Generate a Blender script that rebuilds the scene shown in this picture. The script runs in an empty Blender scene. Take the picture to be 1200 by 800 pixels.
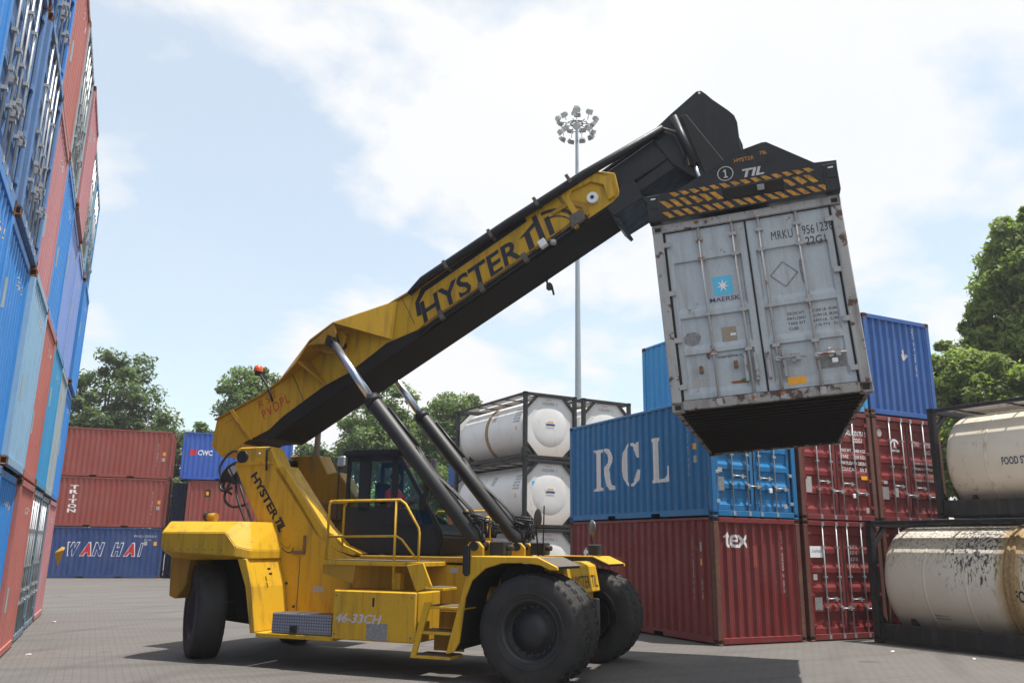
import bpy, bmesh, math, random
import numpy as np
from mathutils import Vector, Matrix, Euler
SC = bpy.context.scene
COL = SC.collection
rad = math.radians
random.seed(7)

# ------------------------------------------------------------------ camera
F_PX, YAW, PITCH, ROLL, CAM_H = 975.07, 0.45491, 0.24259, 0.01427, 1.9018
fw = Vector((math.sin(YAW)*math.cos(PITCH), math.cos(YAW)*math.cos(PITCH), math.sin(PITCH)))
r0 = Vector((math.cos(YAW), -math.sin(YAW), 0)); u0 = r0.cross(fw)
rr = r0*math.cos(ROLL) + u0*math.sin(ROLL); uu = rr.cross(fw)
cam = bpy.data.cameras.new('camera'); camo = bpy.data.objects.new('camera', cam); COL.objects.link(camo)
camo.matrix_world = Matrix(((rr.x, uu.x, -fw.x, 0), (rr.y, uu.y, -fw.y, 0), (rr.z, uu.z, -fw.z, CAM_H), (0, 0, 0, 1)))
cam.sensor_width = 36.0; cam.lens = F_PX/1200*36; cam.clip_start = 0.1; cam.clip_end = 6000
SC.camera = camo
SC.render.resolution_x = 1024; SC.render.resolution_y = 682

# ------------------------------------------------------------------ light, sky, exposure
SUN_AZ = Vector((0.72, -0.69)).normalized(); SUN_EL = rad(75.5)
sun_dir = Vector((SUN_AZ.x*math.cos(SUN_EL), SUN_AZ.y*math.cos(SUN_EL), math.sin(SUN_EL)))
sl = bpy.data.lights.new('sun', 'SUN'); sl.energy = 5.0; sl.angle = rad(0.6); sl.color = (1.0, 0.955, 0.89)
so = bpy.data.objects.new('sun', sl); COL.objects.link(so)
so.rotation_euler = sun_dir.to_track_quat('Z', 'Y').to_euler()
W_ = bpy.data.worlds.new('World'); SC.world = W_; W_.use_nodes = True
nt = W_.node_tree; nt.nodes.clear()
def N(tree, typ, **kw):
    n = tree.nodes.new(typ)
    for k, v in kw.items():
        if k.startswith('i_'):
            key = k[2:]; key = int(key) if key.isdigit() else key
            n.inputs[key].default_value = v
        else: setattr(n, k, v)
    return n
wo = N(nt, 'ShaderNodeOutputWorld')
sky = N(nt, 'ShaderNodeTexSky', sky_type='NISHITA', sun_disc=False)
sky.sun_elevation = SUN_EL; sky.sun_rotation = math.atan2(SUN_AZ.x, SUN_AZ.y)
sky.air_density = 1.0; sky.dust_density = 1.6; sky.ozone_density = 1.0
b1 = N(nt, 'ShaderNodeBackground', i_Strength=0.15); hz = N(nt, 'ShaderNodeMix', data_type='RGBA', blend_type='MULTIPLY'); hz.inputs[0].default_value = 1.0; hz.inputs[7].default_value = (1.0, 1.14, 1.06, 1); nt.links.new(sky.outputs[0], hz.inputs[6]); nt.links.new(hz.outputs[2], b1.inputs[0])
b2 = N(nt, 'ShaderNodeBackground', i_Strength=0.69)
b2.inputs[0].default_value = (0.965, 0.98, 1.0, 1)
tc = N(nt, 'ShaderNodeTexCoord')
sep = N(nt, 'ShaderNodeSeparateXYZ'); nt.links.new(tc.outputs['Generated'], sep.inputs[0])
az_ = N(nt, 'ShaderNodeMath', operation='ADD', i_1=0.30); nt.links.new(sep.outputs['Z'], az_.inputs[0])
dx = N(nt, 'ShaderNodeMath', operation='DIVIDE'); nt.links.new(sep.outputs['X'], dx.inputs[0]); nt.links.new(az_.outputs[0], dx.inputs[1])
dy = N(nt, 'ShaderNodeMath', operation='DIVIDE'); nt.links.new(sep.outputs['Y'], dy.inputs[0]); nt.links.new(az_.outputs[0], dy.inputs[1])
cmb = N(nt, 'ShaderNodeCombineXYZ', i_Z=5.0); nt.links.new(dx.outputs[0], cmb.inputs[0]); nt.links.new(dy.outputs[0], cmb.inputs[1])
noi = N(nt, 'ShaderNodeTexNoise', i_Scale=1.5, i_Detail=11.0, i_Roughness=0.54, i_Distortion=0.15); nt.links.new(cmb.outputs[0], noi.inputs[0])
rmp = N(nt, 'ShaderNodeValToRGB'); nt.links.new(noi.outputs[0], rmp.inputs[0])
e = rmp.color_ramp.elements; e[0].position = 0.45; e[0].color = (0.48,)*3+(1,); e[1].position = 0.52; e[1].color = (1, 1, 1, 1)
# soft grey modelling inside the clouds
noi2 = N(nt, 'ShaderNodeTexNoise', i_Scale=2.3, i_Detail=7.0, i_Roughness=0.5); nt.links.new(cmb.outputs[0], noi2.inputs[0])
rm2 = N(nt, 'ShaderNodeValToRGB'); nt.links.new(noi2.outputs[0], rm2.inputs[0])
e = rm2.color_ramp.elements; e[0].position = 0.3; e[0].color = (0.93, 0.955, 0.98, 1); e[1].position = 0.62; e[1].color = (0.985, 0.99, 1.0, 1)
nt.links.new(rm2.outputs[0], b2.inputs[0])
mx = N(nt, 'ShaderNodeMixShader'); nt.links.new(rmp.outputs[0], mx.inputs[0]); nt.links.new(b1.outputs[0], mx.inputs[1]); nt.links.new(b2.outputs[0], mx.inputs[2])
nt.links.new(mx.outputs[0], wo.inputs[0])
SC.view_settings.view_transform = 'Standard'; SC.view_settings.look = 'None'
SC.view_settings.exposure = 0.55; SC.view_settings.gamma = 1.0; SC.view_settings.use_curve_mapping = False
SC.render.engine = 'CYCLES'

# ------------------------------------------------------------------ materials
def newmat(name):
    m = bpy.data.materials.new(name); m.use_nodes = True; t = m.node_tree; t.nodes.clear()
    o = N(t, 'ShaderNodeOutputMaterial'); p = N(t, 'ShaderNodeBsdfPrincipled'); t.links.new(p.outputs[0], o.inputs[0])
    return m, t, p
def mixc(t, fac, a, b, blend='MIX'):
    n = N(t, 'ShaderNodeMix', data_type='RGBA', blend_type=blend)
    for sock, v in ((n.inputs[0], fac), (n.inputs[6], a), (n.inputs[7], b)):
        if isinstance(v, bpy.types.NodeSocket): t.links.new(v, sock)
        elif isinstance(v, (int, float)): sock.default_value = v
        else: sock.default_value = tuple(v)+(1,) if len(v) == 3 else v
    return n.outputs[2]
def ramp(t, src, a, b, va=0.0, vb=1.0):
    n = N(t, 'ShaderNodeMapRange', i_1=a, i_2=b, i_3=va, i_4=vb); t.links.new(src, n.inputs[0]); return n.outputs[0]
def noise(t, vec, scale, detail=4, rough=0.55, mapping=None):
    if mapping:
        mp = N(t, 'ShaderNodeMapping'); mp.inputs['Scale'].default_value = mapping; t.links.new(vec, mp.inputs[0]); vec = mp.outputs[0]
    n = N(t, 'ShaderNodeTexNoise', i_Scale=scale, i_Detail=detail, i_Roughness=rough); t.links.new(vec, n.inputs[0]); return n.outputs[0]
def objvec(t):
    c = N(t, 'ShaderNodeTexCoord'); oi = N(t, 'ShaderNodeObjectInfo')
    m = N(t, 'ShaderNodeVectorMath', operation='MULTIPLY_ADD'); m.inputs[1].default_value = (37.0, 61.0, 23.0)
    cb = N(t, 'ShaderNodeCombineXYZ')
    for i in range(3): t.links.new(oi.outputs['Random'], cb.inputs[i])
    t.links.new(cb.outputs[0], m.inputs[0]); t.links.new(c.outputs['Object'], m.inputs[2])
    return m.outputs[0]
def bump(t, p, src, strength=0.2, dist=0.01):
    b = N(t, 'ShaderNodeBump', i_Strength=strength, i_Distance=dist); t.links.new(src, b.inputs['Height']); t.links.new(b.outputs[0], p.inputs['Normal'])
def paint(name, col, rough=0.5, rust=0.15, streak=0.35, fade=0.18, dirt=(0.12, 0.09, 0.07), metal=0.0, rustcol=(0.16, 0.065, 0.03), dents=0.15):
    m, t, p = newmat(name); v = objvec(t)
    n1 = noise(t, v, 0.9, 5); n2 = noise(t, v, 3.0, 6, 0.6, (2.6, 2.6, 0.28)); n3 = noise(t, v, 5.5, 9, 0.66); n4 = noise(t, v, 26, 4)
    c = mixc(t, ramp(t, n1, 0.35, 0.7, 0, fade*2), col, [min(1, x*0.85+0.07) for x in col])
    p.inputs['Specular IOR Level'].default_value = 0.32
    c = mixc(t, ramp(t, n2, 0.5, 0.78, 0, streak), c, dirt)
    c = mixc(t, ramp(t, n4, 0.35, 0.75, 0, 0.18), c, [x*0.55 for x in col])
    if rust > 0:
        rc = mixc(t, ramp(t, n4, 0.3, 0.7), rustcol, [x*1.9 for x in rustcol])
        c = mixc(t, ramp(t, n3, 0.70-rust*0.35, 0.74-rust*0.33), c, rc)
    t.links.new(c, p.inputs['Base Color'])
    t.links.new(ramp(t, n3, 0.3, 0.75, rough-0.08, min(1, rough+0.28)), p.inputs['Roughness'])
    p.inputs['Metallic'].default_value = metal
    big = noise(t, v, 1.8, 2)
    ad = N(t, 'ShaderNodeMath', operation='MULTIPLY_ADD', i_1=6.0*dents/0.15); t.links.new(big, ad.inputs[0]); t.links.new(n4, ad.inputs[2])
    bump(t, p, ad.outputs[0], 0.22, 0.006)
    return m
def plain(name, col, rough=0.6, metal=0.0, var=0.25, scale=14, bstr=0.15):
    m, t, p = newmat(name); v = objvec(t); n = noise(t, v, scale, 5)
    c = mixc(t, ramp(t, n, 0.3, 0.75), col, [x*(1-var) for x in col]); t.links.new(c, p.inputs['Base Color'])
    p.inputs['Roughness'].default_value = rough; p.inputs['Metallic'].default_value = metal
    bump(t, p, n, bstr, 0.004); return m
M = {}
M['navy'] = paint('navy_paint', (0.014, 0.045, 0.17), 0.45, 0.05)
M['maroon'] = paint('maroon_paint', (0.165, 0.016, 0.017), 0.42, 0.14)
M['brownred'] = paint('brown_red_paint', (0.26, 0.050, 0.038), 0.5, 0.12, 0.45, 0.15)
M['rclblue'] = paint('mid_blue_paint', (0.010, 0.135, 0.33), 0.42, 0.04, 0.28, 0.1)
M['doorblue'] = paint('bright_blue_paint', (0.008, 0.15, 0.36), 0.38, 0.08)
M['cyan'] = paint('light_blue_paint', (0.035, 0.27, 0.52), 0.5, 0.03)
M['darkblue'] = paint('dark_blue_paint', (0.022, 0.09, 0.30), 0.45, 0.02, 0.2)
M['cwcblue'] = paint('royal_blue_paint', (0.02, 0.09, 0.42), 0.45, 0.03)
M['orange'] = paint('orange_red_paint', (0.42, 0.09, 0.045), 0.5, 0.1)
M['lblue'] = paint('left_blue_paint', (0.03, 0.22, 0.60), 0.42, 0.04, 0.2, 0.2)  # left stack paints, most lightened to stand in for grazing sun glare
M['lpale'] = paint('pale_blue_paint', (0.24, 0.42, 0.60), 0.5, 0.05, 0.35, 0.3)
M['lgrey'] = paint('grey_blue_paint', (0.30, 0.37, 0.41), 0.75, 0.1, 0.4, 0.2)
M['ldoorblue'] = paint('worn_blue_door_paint', (0.10, 0.21, 0.43), 0.6, 0.12, 0.5, 0.3)
M['ldoor'] = paint('dull_teal_paint', (0.10, 0.17, 0.23), 0.8, 0.2, 0.6, 0.2)
M['lred'] = paint('salmon_paint', (0.42, 0.135, 0.115), 0.5, 0.14, 0.4, 0.2)
M['lpink'] = paint('pink_paint', (0.46, 0.20, 0.215), 0.5, 0.08, 0.35, 0.2)
M['lviolet'] = paint('violet_blue_paint', (0.20, 0.30, 0.62), 0.5, 0.03, 0.3, 0.25)
M['grey'] = paint('light_grey_paint', (0.41, 0.45, 0.485), 0.45, 0.15, 0.65, 0.1, (0.20, 0.17, 0.15), rustcol=(0.10, 0.06, 0.045))
M['greyframe'] = paint('worn_grey_paint', (0.37, 0.365, 0.36), 0.6, 0.36, 0.85, 0.2, (0.10, 0.075, 0.065), rustcol=(0.075, 0.045, 0.036))
M['rustmet'] = paint('rusty_steel', (0.15, 0.10, 0.08), 0.8, 0.7, 0.5, 0.2)
M['rustpost'] = paint('rusty_maroon', (0.12, 0.045, 0.035), 0.7, 0.45, 0.5, 0.1, rustcol=(0.10, 0.05, 0.03))
M['galv'] = plain('galvanised_steel', (0.42, 0.43, 0.44), 0.45, 0.5)
M['rodgrey'] = paint('worn_rod_grey', (0.38, 0.38, 0.38), 0.5, 0.4, 0.5)
M['rubber'] = plain('door_rubber', (0.012, 0.012, 0.014), 0.75)
M['dark'] = plain('dark_underside', (0.03, 0.022, 0.02), 0.9)
M['under'] = plain('bitumen_underside', (0.011, 0.009, 0.009), 0.9)
M['yellow'] = paint('machine_yellow', (0.57, 0.325, 0.012), 0.47, 0.07, 0.85, 0.05, (0.19, 0.11, 0.03), dents=0.05)
M['yellow_old_shaded'] = paint('weathered_shaded_yellow', (0.38, 0.20, 0.011), 0.5, 0.14, 0.9, 0.1, (0.13, 0.08, 0.03), dents=0.06)  # for weathered parts, and for shade painted into the boom wings
M['black'] = paint('satin_black_paint', (0.011, 0.012, 0.017), 0.42, 0.02, 0.2, 0.03, (0.05, 0.045, 0.04), dents=0.06)
M['blackdull'] = plain('dull_black', (0.014, 0.014, 0.015), 0.7)
M['cylblack'] = plain('cylinder_black', (0.014, 0.014, 0.015), 0.52, bstr=0.05)
M['cabblack'] = plain('cab_black', (0.012, 0.012, 0.013), 0.6, bstr=0.05)
M['chrome'] = plain('chromed_rod', (0.62, 0.66, 0.72), 0.3, 1.0, 0.05, bstr=0.0)
M['tyre'] = None
M['rim'] = plain('rim_black', (0.018, 0.018, 0.02), 0.5)
M['checker'] = None
M['white'] = plain('white_lettering', (0.78, 0.78, 0.78), 0.55, 0, 0.12)
M['dirtywhite'] = plain('worn_white_lettering', (0.58, 0.56, 0.55), 0.6, 0, 0.4, 30)
M['lwhite'] = plain('painted_white', (0.70, 0.69, 0.68), 0.6, 0, 0.15, 20)
M['ink'] = plain('black_lettering', (0.012, 0.012, 0.02), 0.5)
M['inkblue'] = plain('dark_blue_lettering', (0.03, 0.035, 0.12), 0.5)
M['redink'] = plain('red_lettering', (0.55, 0.02, 0.03), 0.5)
M['navyink'] = plain('navy_lettering', (0.02, 0.05, 0.20), 0.5)
M['skyblue'] = plain('sky_blue_sticker', (0.08, 0.47, 0.72), 0.45, 0, 0.08)
M['oranges'] = plain('orange_sticker', (0.80, 0.36, 0.02), 0.5, 0, 0.15)
M['hazard'] = plain('hazard_orange', (0.62, 0.28, 0.02), 0.6, 0, 0.75, 22)
M['green'] = plain('green_sticker', (0.02, 0.35, 0.12), 0.5)
M['sticker'] = plain('faded_sticker', (0.42, 0.40, 0.38), 0.6, 0, 0.3, 40)
M['scuff'] = plain('scuffed_patch', (0.27, 0.27, 0.27), 0.8, 0, 0.5, 25)
M['brownstk'] = plain('brown_plate', (0.34, 0.28, 0.22), 0.6, 0, 0.4, 60)
M['redplastic'] = plain('orange_red_plastic', (0.65, 0.09, 0.02), 0.3)
M['hose'] = plain('hydraulic_hose', (0.012, 0.012, 0.013), 0.5)
M['pole'] = plain('pole_grey', (0.33, 0.38, 0.42), 0.5, 0.3)
M['lampgrey'] = plain('lamp_grey', (0.30, 0.31, 0.32), 0.5, 0.2)
M['lens'] = plain('lamp_lens', (0.55, 0.6, 0.62), 0.2, 0)
M['shirt'] = plain('red_shirt_cloth', (0.85, 0.03, 0.02), 0.85)
M['skin'] = plain('skin', (0.27, 0.14, 0.08), 0.6)
M['trouser'] = plain('dark_trousers', (0.02, 0.022, 0.035), 0.85)
M['hair'] = plain('black_hair', (0.01, 0.009, 0.008), 0.6)
M['seat'] = plain('seat_fabric', (0.02, 0.02, 0.022), 0.9)
M['litter'] = plain('litter_plastic', (0.7, 0.7, 0.68), 0.6)
M['tread'] = plain('step_tread', (0.16, 0.14, 0.12), 0.75, 0.2, 0.6, 40)
M['mirrorglass'] = plain('mirror_back', (0.13, 0.13, 0.14), 0.4, 0.2)
M['tankframe'] = paint('tank_frame_dark', (0.014, 0.014, 0.016), 0.5, 0.05, 0.3, 0.05)
M['barkm'] = plain('bark', (0.10, 0.075, 0.055), 0.9, 0, 0.5, 10, 0.6)

def tyre_mat():
    m, t, p = newmat('tyre_rubber'); v = objvec(t)
    n = noise(t, v, 3, 6, 0.6); n2 = noise(t, v, 40, 3)
    c = mixc(t, ramp(t, n, 0.4, 0.75, 0, 0.5), (0.012, 0.0115, 0.0115), (0.045, 0.04, 0.035)); t.links.new(c, p.inputs['Base Color'])
    p.inputs['Roughness'].default_value = 0.72; bump(t, p, n2, 0.3, 0.006); return m
M['tyre'] = tyre_mat()
def checker_mat():
    m, t, p = newmat('checker_plate'); c = N(t, 'ShaderNodeTexCoord')
    w1 = N(t, 'ShaderNodeTexVoronoi', i_Scale=22.0); w1.feature = 'F1'; w1.distance = 'CHEBYCHEV'; w1.inputs['Randomness'].default_value = 0.0
    t.links.new(c.outputs['Object'], w1.inputs['Vector'])
    col = mixc(t, ramp(t, w1.outputs['Distance'], 0.25, 0.5), (0.34, 0.34, 0.35), (0.10, 0.10, 0.11)); t.links.new(col, p.inputs['Base Color'])
    p.inputs['Metallic'].default_value = 0.55; p.inputs['Roughness'].default_value = 0.45; bump(t, p, w1.outputs['Distance'], 0.6, 0.01); return m
M['checker'] = checker_mat()
def glass_mat():
    m, t, p = newmat('tinted_glass'); t.nodes.remove(p); o = [n for n in t.nodes if n.type == 'OUTPUT_MATERIAL'][0]
    tr = N(t, 'ShaderNodeBsdfTransparent'); tr.inputs[0].default_value = (0.88, 0.945, 0.925, 1)
    gl = N(t, 'ShaderNodeBsdfGlossy'); gl.inputs[0].default_value = (1, 1, 1, 1); gl.inputs['Roughness'].default_value = 0.03
    ms = N(t, 'ShaderNodeMixShader', i_0=0.022); t.links.new(tr.outputs[0], ms.inputs[1]); t.links.new(gl.outputs[0], ms.inputs[2]); t.links.new(ms.outputs[0], o.inputs[0]); return m
M['glass'] = glass_mat()
def tank_mat(name, base, grime, amount, streaky):
    m, t, p = newmat(name); v = objvec(t)
    n1 = noise(t, v, 1.0, 6, 0.6); n2 = noise(t, v, 7.0, 8, 0.68, (1.2, 1, 0.35)); n3 = noise(t, v, 20, 6, 0.7, (1, 1, 0.5))
    tcn = N(t, 'ShaderNodeTexCoord'); s = N(t, 'ShaderNodeSeparateXYZ'); t.links.new(tcn.outputs['Object'], s.inputs[0])
    c = mixc(t, ramp(t, n1, 0.35, 0.7, 0, 0.5), base, [base[0]*0.80, base[1]*0.74, base[2]*0.66])
    # colour goes browner down the lower flank
    lowm = ramp(t, s.outputs['Z'], 0.95, 0.22, 0, 0.55); c = mixc(t, lowm, c, (0.36, 0.26, 0.17))
    g = N(t, 'ShaderNodeMath', operation='MULTIPLY'); t.links.new(ramp(t, n2, 0.60-0.12*amount, 0.70-0.1*amount), g.inputs[0]); t.links.new(ramp(t, n1, 0.48, 0.62), g.inputs[1])
    c = mixc(t, g.outputs[0], c, grime)
    if streaky:
        wv = ramp(t, s.outputs['Z'], 1.5, 2.45, 0, 1); ms = N(t, 'ShaderNodeMath', operation='MULTIPLY'); t.links.new(wv, ms.inputs[0]); t.links.new(ramp(t, n3, 0.50, 0.60), ms.inputs[1])
        c = mixc(t, ms.outputs[0], c, (0.07, 0.055, 0.05))
        # flaked dark streaks on the nearer half and a yellow-brown run round the ring
        n5 = noise(t, tcn.outputs['Object'], 16, 7, 0.72, (1.0, 1.0, 0.28)); ym = N(t, 'ShaderNodeMath', operation='MULTIPLY'); t.links.new(ramp(t, s.outputs['Y'], 4.75, 3.9, 0, 1), ym.inputs[0]); t.links.new(ramp(t, s.outputs['Z'], 0.95, 1.7, 0, 1), ym.inputs[1])
        ad = N(t, 'ShaderNodeMath', operation='MULTIPLY_ADD', i_1=0.13); t.links.new(ym.outputs[0], ad.inputs[0]); t.links.new(n5, ad.inputs[2])
        yq = N(t, 'ShaderNodeMath', operation='MULTIPLY'); t.links.new(ramp(t, ad.outputs[0], 0.615, 0.665), yq.inputs[0]); t.links.new(ramp(t, ym.outputs[0], 0.05, 0.5), yq.inputs[1])
        c = mixc(t, yq.outputs[0], c, (0.05, 0.042, 0.04))
        yd = N(t, 'ShaderNodeMath', operation='SUBTRACT', i_1=3.04); t.links.new(s.outputs['Y'], yd.inputs[0]); ya = N(t, 'ShaderNodeMath', operation='ABSOLUTE'); t.links.new(yd.outputs[0], ya.inputs[0])
        yn = N(t, 'ShaderNodeMath', operation='MULTIPLY_ADD', i_1=0.35); t.links.new(n2, yn.inputs[0]); t.links.new(ya.outputs[0], yn.inputs[2])
        c = mixc(t, ramp(t, yn.outputs[0], 0.50, 0.30, 0, 0.9), c, (0.37, 0.25, 0.10))
    t.links.new(c, p.inputs['Base Color']); p.inputs['Roughness'].default_value = 0.42; bump(t, p, n2, 0.08, 0.01); return m
M['tankclean'] = tank_mat('tank_white', (0.66, 0.66, 0.66), (0.30, 0.20, 0.12), 0.1, False)
M['tankcream'] = tank_mat('tank_cream', (0.62, 0.56, 0.465), (0.33, 0.23, 0.13), 0.35, False)
M['tankdirty'] = tank_mat('tank_cream_grimy', (0.62, 0.575, 0.50), (0.20, 0.15, 0.11), 0.3, True)
M['rustband'] = plain('brown_stained_band', (0.36, 0.23, 0.10), 0.7, 0, 0.6, 20)
M['walk'] = paint('walkway_grating', (0.50, 0.47, 0.44), 0.7, 0.3, 0.6)

def ground_mat():
    m, t, p = newmat('paver_ground'); c = N(t, 'ShaderNodeTexCoord'); v = c.outputs['Object']
    br = N(t, 'ShaderNodeTexBrick'); br.inputs['Scale'].default_value = 1.0
    br.inputs['Brick Width'].default_value = 0.225; br.inputs['Row Height'].default_value = 0.1125; br.inputs['Mortar Size'].default_value = 0.011; br.inputs['Mortar Smooth'].default_value = 0.3
    br.inputs['Color1'].default_value = (1, 1, 1, 1); br.inputs['Color2'].default_value = (0.55, 0.55, 0.55, 1); br.inputs['Mortar'].default_value = (0, 0, 0, 1)
    t.links.new(v, br.inputs['Vector'])
    n1 = noise(t, v, 0.22, 6, 0.6); n2 = noise(t, v, 1.7, 6, 0.62); n3 = noise(t, v, 34, 5, 0.7); n4 = noise(t, v, 0.5, 5, 0.6, (0.22, 3.2, 1))
    col = mixc(t, ramp(t, n1, 0.32, 0.68), (0.092, 0.083, 0.077), (0.128, 0.117, 0.108))
    col = mixc(t, ramp(t, br.outputs['Color'], 0.5, 1.0, 0.18, 0.0), col, (0.075, 0.07, 0.066))
    col = mixc(t, ramp(t, n2, 0.50, 0.74, 0, 0.7), col, (0.085, 0.078, 0.073))
    col = mixc(t, ramp(t, n4, 0.50, 0.66, 0, 0.75), col, (0.06, 0.053, 0.049))
    col = mixc(t, ramp(t, n3, 0.35, 0.7, 0.0, 0.3), col, (0.19, 0.175, 0.162))
    col = mixc(t, ramp(t, br.outputs['Fac'], 0.2, 0.9, 0, 0.5), col, (0.05, 0.045, 0.04))
    # tyre arcs: thin rings of a distorted radial wave, worn in and broken up
    wd = N(t, 'ShaderNodeMapping'); wd.inputs['Location'].default_value = (-30, 8, 0); t.links.new(v, wd.inputs[0])
    wv = N(t, 'ShaderNodeTexWave', wave_type='RINGS', rings_direction='Z'); wv.inputs['Scale'].default_value = 0.16; wv.inputs['Distortion'].default_value = 3.0; wv.inputs['Detail'].default_value = 1.0; wv.inputs['Detail Scale'].default_value = 0.12; t.links.new(wd.outputs[0], wv.inputs[0])
    tm_ = N(t, 'ShaderNodeMath', operation='MULTIPLY'); t.links.new(ramp(t, wv.outputs['Fac'], 0.86, 0.99, 0, 0.55), tm_.inputs[0]); t.links.new(ramp(t, n1, 0.42, 0.6), tm_.inputs[1])
    col = mixc(t, tm_.outputs[0], col, (0.055, 0.05, 0.048))
    oil = noise(t, v, 0.9, 3, 0.4); col = mixc(t, ramp(t, oil, 0.70, 0.76, 0, 0.7), col, (0.045, 0.042, 0.04))
    t.links.new(col, p.inputs['Base Color']); p.inputs['Roughness'].default_value = 0.88
    h = N(t, 'ShaderNodeMath', operation='MULTIPLY_ADD', i_1=-1.5); t.links.new(br.outputs['Fac'], h.inputs[0]); t.links.new(n3, h.inputs[2])
    bump(t, p, h.outputs[0], 0.45, 0.008); return m
M['ground'] = ground_mat()
def leaf_mat(name, a, b, trans=0.35):
    m, t, p = newmat(name); o = [n for n in t.nodes if n.type == 'OUTPUT_MATERIAL'][0]
    g = N(t, 'ShaderNodeNewGeometry'); c0 = N(t, 'ShaderNodeTexCoord'); n = noise(t, c0.outputs['Object'], 0.55, 4)
    f = N(t, 'ShaderNodeMath', operation='MULTIPLY_ADD', i_1=0.55); t.links.new(g.outputs['Random Per Island'], f.inputs[0]); t.links.new(ramp(t, n, 0.35, 0.65, 0, 0.45), f.inputs[2])
    c = mixc(t, f.outputs[0], a, b); t.links.new(c, p.inputs['Base Color']); p.inputs['Roughness'].default_value = 0.55
    tl = N(t, 'ShaderNodeBsdfTranslucent'); t.links.new(mixc(t, 1.0, c, (1.0, 1.15, 0.45), 'MULTIPLY'), tl.inputs[0])
    ms = N(t, 'ShaderNodeMixShader', i_0=trans); t.links.new(p.outputs[0], ms.inputs[1]); t.links.new(tl.outputs[0], ms.inputs[2]); t.links.new(ms.outputs[0], o.inputs[0]); return m
M['leafdark'] = leaf_mat('leaf_dark', (0.06, 0.095, 0.045), (0.15, 0.20, 0.085), 0.45)
M['leafmid'] = leaf_mat('leaf_mid', (0.075, 0.125, 0.04), (0.21, 0.275, 0.08), 0.45)
M['leaflime'] = leaf_mat('leaf_lime', (0.06, 0.13, 0.020), (0.24, 0.33, 0.06), 0.45)

M['leafsun'] = leaf_mat('leaf_sun', (0.10, 0.145, 0.05), (0.33, 0.39, 0.12), 0.55)
M['leafmid'] = leaf_mat('leaf_mid_airy', (0.075, 0.12, 0.05), (0.20, 0.265, 0.09), 0.5)
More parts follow.
